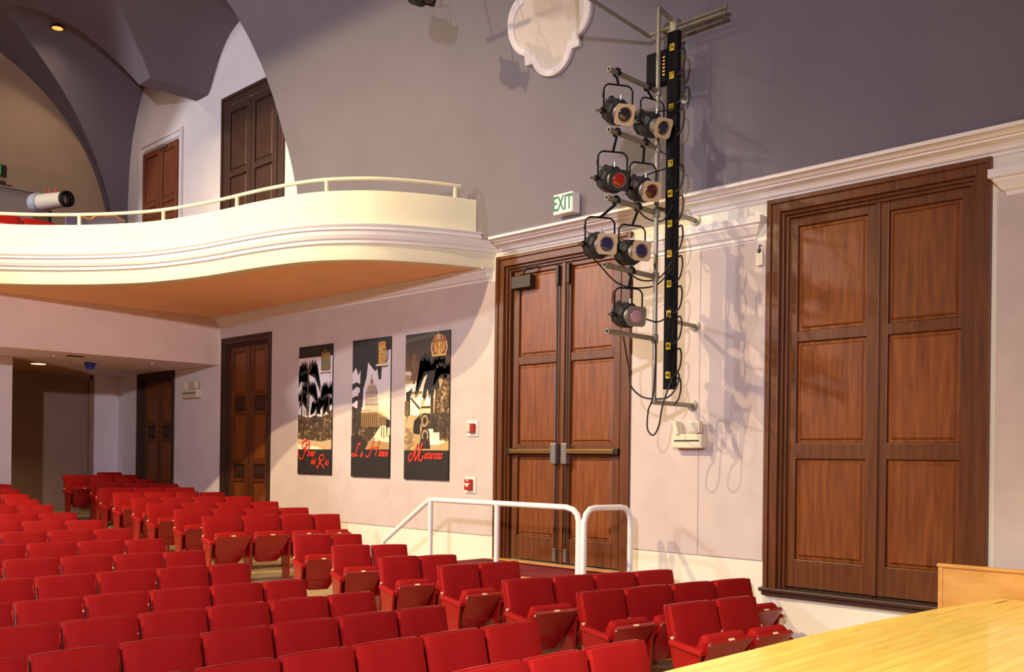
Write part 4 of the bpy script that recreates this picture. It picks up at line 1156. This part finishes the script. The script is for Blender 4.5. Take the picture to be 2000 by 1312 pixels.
# ---------------------------------------------------------------- balcony equipment
fs_ = empty('follow_spotlight', (16.5, 5.9, 2.56), 'white cylindrical followspot standing on the balcony behind the rail', 'followspot')
Df = Vector((-.93,.28,-.02)).normalized(); Cf = Vector((16.45,5.90,4.09))
hb = MB().lathe(Cf, Df, [(-.30,.10),(-.28,.125),(-.24,.135),(.34,.118),(.36,.125),(.37,.125)], 20).build('housing', m_spotwhite, fs_, smooth=True)
MB().lathe(Cf, Df, [(-.42,.05),(-.40,.13),(-.36,.155),(-.22,.160),(-.20,.14)], 20).build('rear_housing', m_spotblue, fs_, smooth=True)
MB().lathe(Cf, Df, [(.37,.128),(.44,.130),(.445,.115),(.40,.105)], 20, cap=False).build('lens_hood', m_black, fs_, smooth=True)
MB().lathe(Cf, Df, [(.385,.108),(.40,.10),(.41,.05),(.412,.005)], 20).build('lens', m_lens, fs_, smooth='all')
for q_ in (-.10,.0,.16): MB().lathe(Cf + Df*q_ + Vector((0,0,.12)), (0,0,1), [(0,.008),(.04,.008),(.042,.018),(.06,.018)], 8).build('knob', m_redp, fs_)
MB().tube([(16.45,5.9,3.94),(16.45,5.9,2.62)], .03, 8).build('stand', m_black, fs_)
for an in (0, 2.1, 4.2): MB().tube([(16.45,5.9,2.95),(16.45+.35*math.cos(an),5.9+.35*math.sin(an),2.85)], .015, 6).build('leg', m_black, fs_)

pt = empty('aisle_partition', (16.5, 6.7, 2.56), 'low lilac partition with wooden cap behind the balcony rail', 'partition')
tp = [(6.18,3.965),(6.58,3.925),(6.66,4.00),(6.99,4.065),(7.16,4.00)]
MB().prism([(16.5,6.18,2.55)] + [(16.5,y,z_) for y, z_ in tp] + [(16.5,7.16,2.55)], (.05,0,0)).build('panel', m_cloth, pt)
b = MB()
for (ya,za),(yb,zb) in zip(tp, tp[1:]): b.tube([(16.51,ya,za),(16.51,yb,zb)], .022, 6)
b.build('cap_rail', m_oak, pt)
bw_ = MB().box(18.5, 18.62, 2.0, 6.34, 2.56, 4.68).box(18.42, 18.66, 2.0, 6.36, 4.68, 4.71)
tag(bw_.build('booth_partition', mat('booth_grey_paint', (150,140,130), .8)), 'grey control booth wall at the back of the balcony', 'partition')
MB_ = MB().box(18.40, 18.60, 5.55, 5.86, 4.71, 4.78).box(18.42, 18.58, 5.86, 5.98, 4.71, 4.735)
tag(MB_.build('control_desk', m_woodd, bevel=.01), 'small dark control desk on top of the grey booth wall', 'desk')

lv = bpy.data.lights.new('downlight_beam', 'SPOT'); lv.energy = 80; lv.color = (1,.80,.58); lv.spot_size = math.radians(160); lv.spot_blend = .6; lv.shadow_soft_size = .1
ov = bpy.data.objects.new('downlight_beam', lv); COL.objects.link(ov); ov.location = W(18.3, 6.66, 7.66)
e = empty('exit_sign', (19.9, 6.22, 5.32), 'green lit exit sign high on the tan balcony wall', 'exit sign')
MB().box(19.86, 19.92, 5.9, 6.33, 5.24, 5.46).build('sign_box', m_bronze, e)
MB().box(19.852, 19.862, 5.92, 6.22, 5.26, 5.44).build('face_plate', m_signlit, e)
b = MB()
for y0, y1, z0, z1 in ((6.13,6.145,5.30,5.40),(6.17,6.185,5.30,5.40),(6.13,6.20,5.39,5.405)): b.box(19.848, 19.853, y0, y1, z0, z1)
b.build('lettering', m_sign, e)
MB().box(19.84, 19.92, 5.98, 6.20, 5.17, 5.235).build('lamp_unit', m_glow2, e, bevel=.01)

# recessed lamps and ceiling fittings
dlm = empty('downlight', (18.3, 6.66, 7.72), 'small amber downlight glowing on the dark upper vault', 'downlight')
MB().lathe((18.3,6.66,7.735), (0,0,-1), [(0,.10),(.03,.12),(.035,.10)], 16).build('trim_ring', m_bronze, dlm)
MB().lathe((18.3,6.66,7.70), (0,0,-1), [(0,.095),(.004,.09)], 16).build('lamp', m_glow2, dlm)
dl2 = empty('downlight', (17.98, 6.29, 1.6), 'bright round downlight in the low rear ceiling beside the recess', 'downlight')
MB().lathe((17.98,6.29,1.60), (0,0,-1), [(0,.14),(.02,.15),(.024,.125)], 20).build('trim_ring', m_cream, dl2)
MB().lathe((17.98,6.29,1.58), (0,0,-1), [(0,.125),(.006,.12)], 20).build('lamp', m_glow, dl2)
l = bpy.data.lights.new('downlight_beam', 'SPOT'); l.energy = 110; l.color = (1,.78,.45); l.spot_size = math.radians(110); l.spot_blend = .6; l.shadow_soft_size = .1
o = bpy.data.objects.new('downlight_beam', l); COL.objects.link(o); o.location = W(17.98, 6.29, 1.55)
cf = empty('ceiling_fixture', (17.12, 6.85, 1.6), 'blue conical fixture on a square white plate in the low ceiling', 'ceiling fixture')
MB().prism([(17.12,6.55,1.578),(16.85,6.85,1.578),(17.12,7.15,1.578),(17.42,6.85,1.578)], (0,0,.026)).build('ceiling_plate', m_grille, cf, bevel=.004)
MB().lathe((17.0,6.80,1.58), (0,0,-1), [(0,.10),(.02,.10),(.07,.075),(.11,.055),(.115,.03)], 14).build('blue_cone', m_blue, cf, smooth=True)
for X, Y, lab in ((16.12,5.87,'leftmost small white sprinkler head in the low rear ceiling'),(17.64,6.62,'small white sprinkler head between downlight and blue fixture'),(16.04,7.46,'small white sprinkler head above the dark rear side door')):
    s_ = empty('sprinkler', (X, Y, 1.6), lab, 'sprinkler', 'ceiling sprinklers')
    MB().lathe((X,Y,1.604), (0,0,-1), [(0,.05),(.008,.05),(.012,.015),(.05,.012),(.052,.03),(.058,.03)], 10).build('sprinkler_head', m_grille, s_)
v_ = MB().box(16.22, 16.34, 6.14, 6.40, 1.592, 1.604)
tag(v_.build('ceiling_slot', m_bronze), 'short dark slot in the low rear ceiling near the blue fixture', 'vent')

bpy.context.view_layer.update()
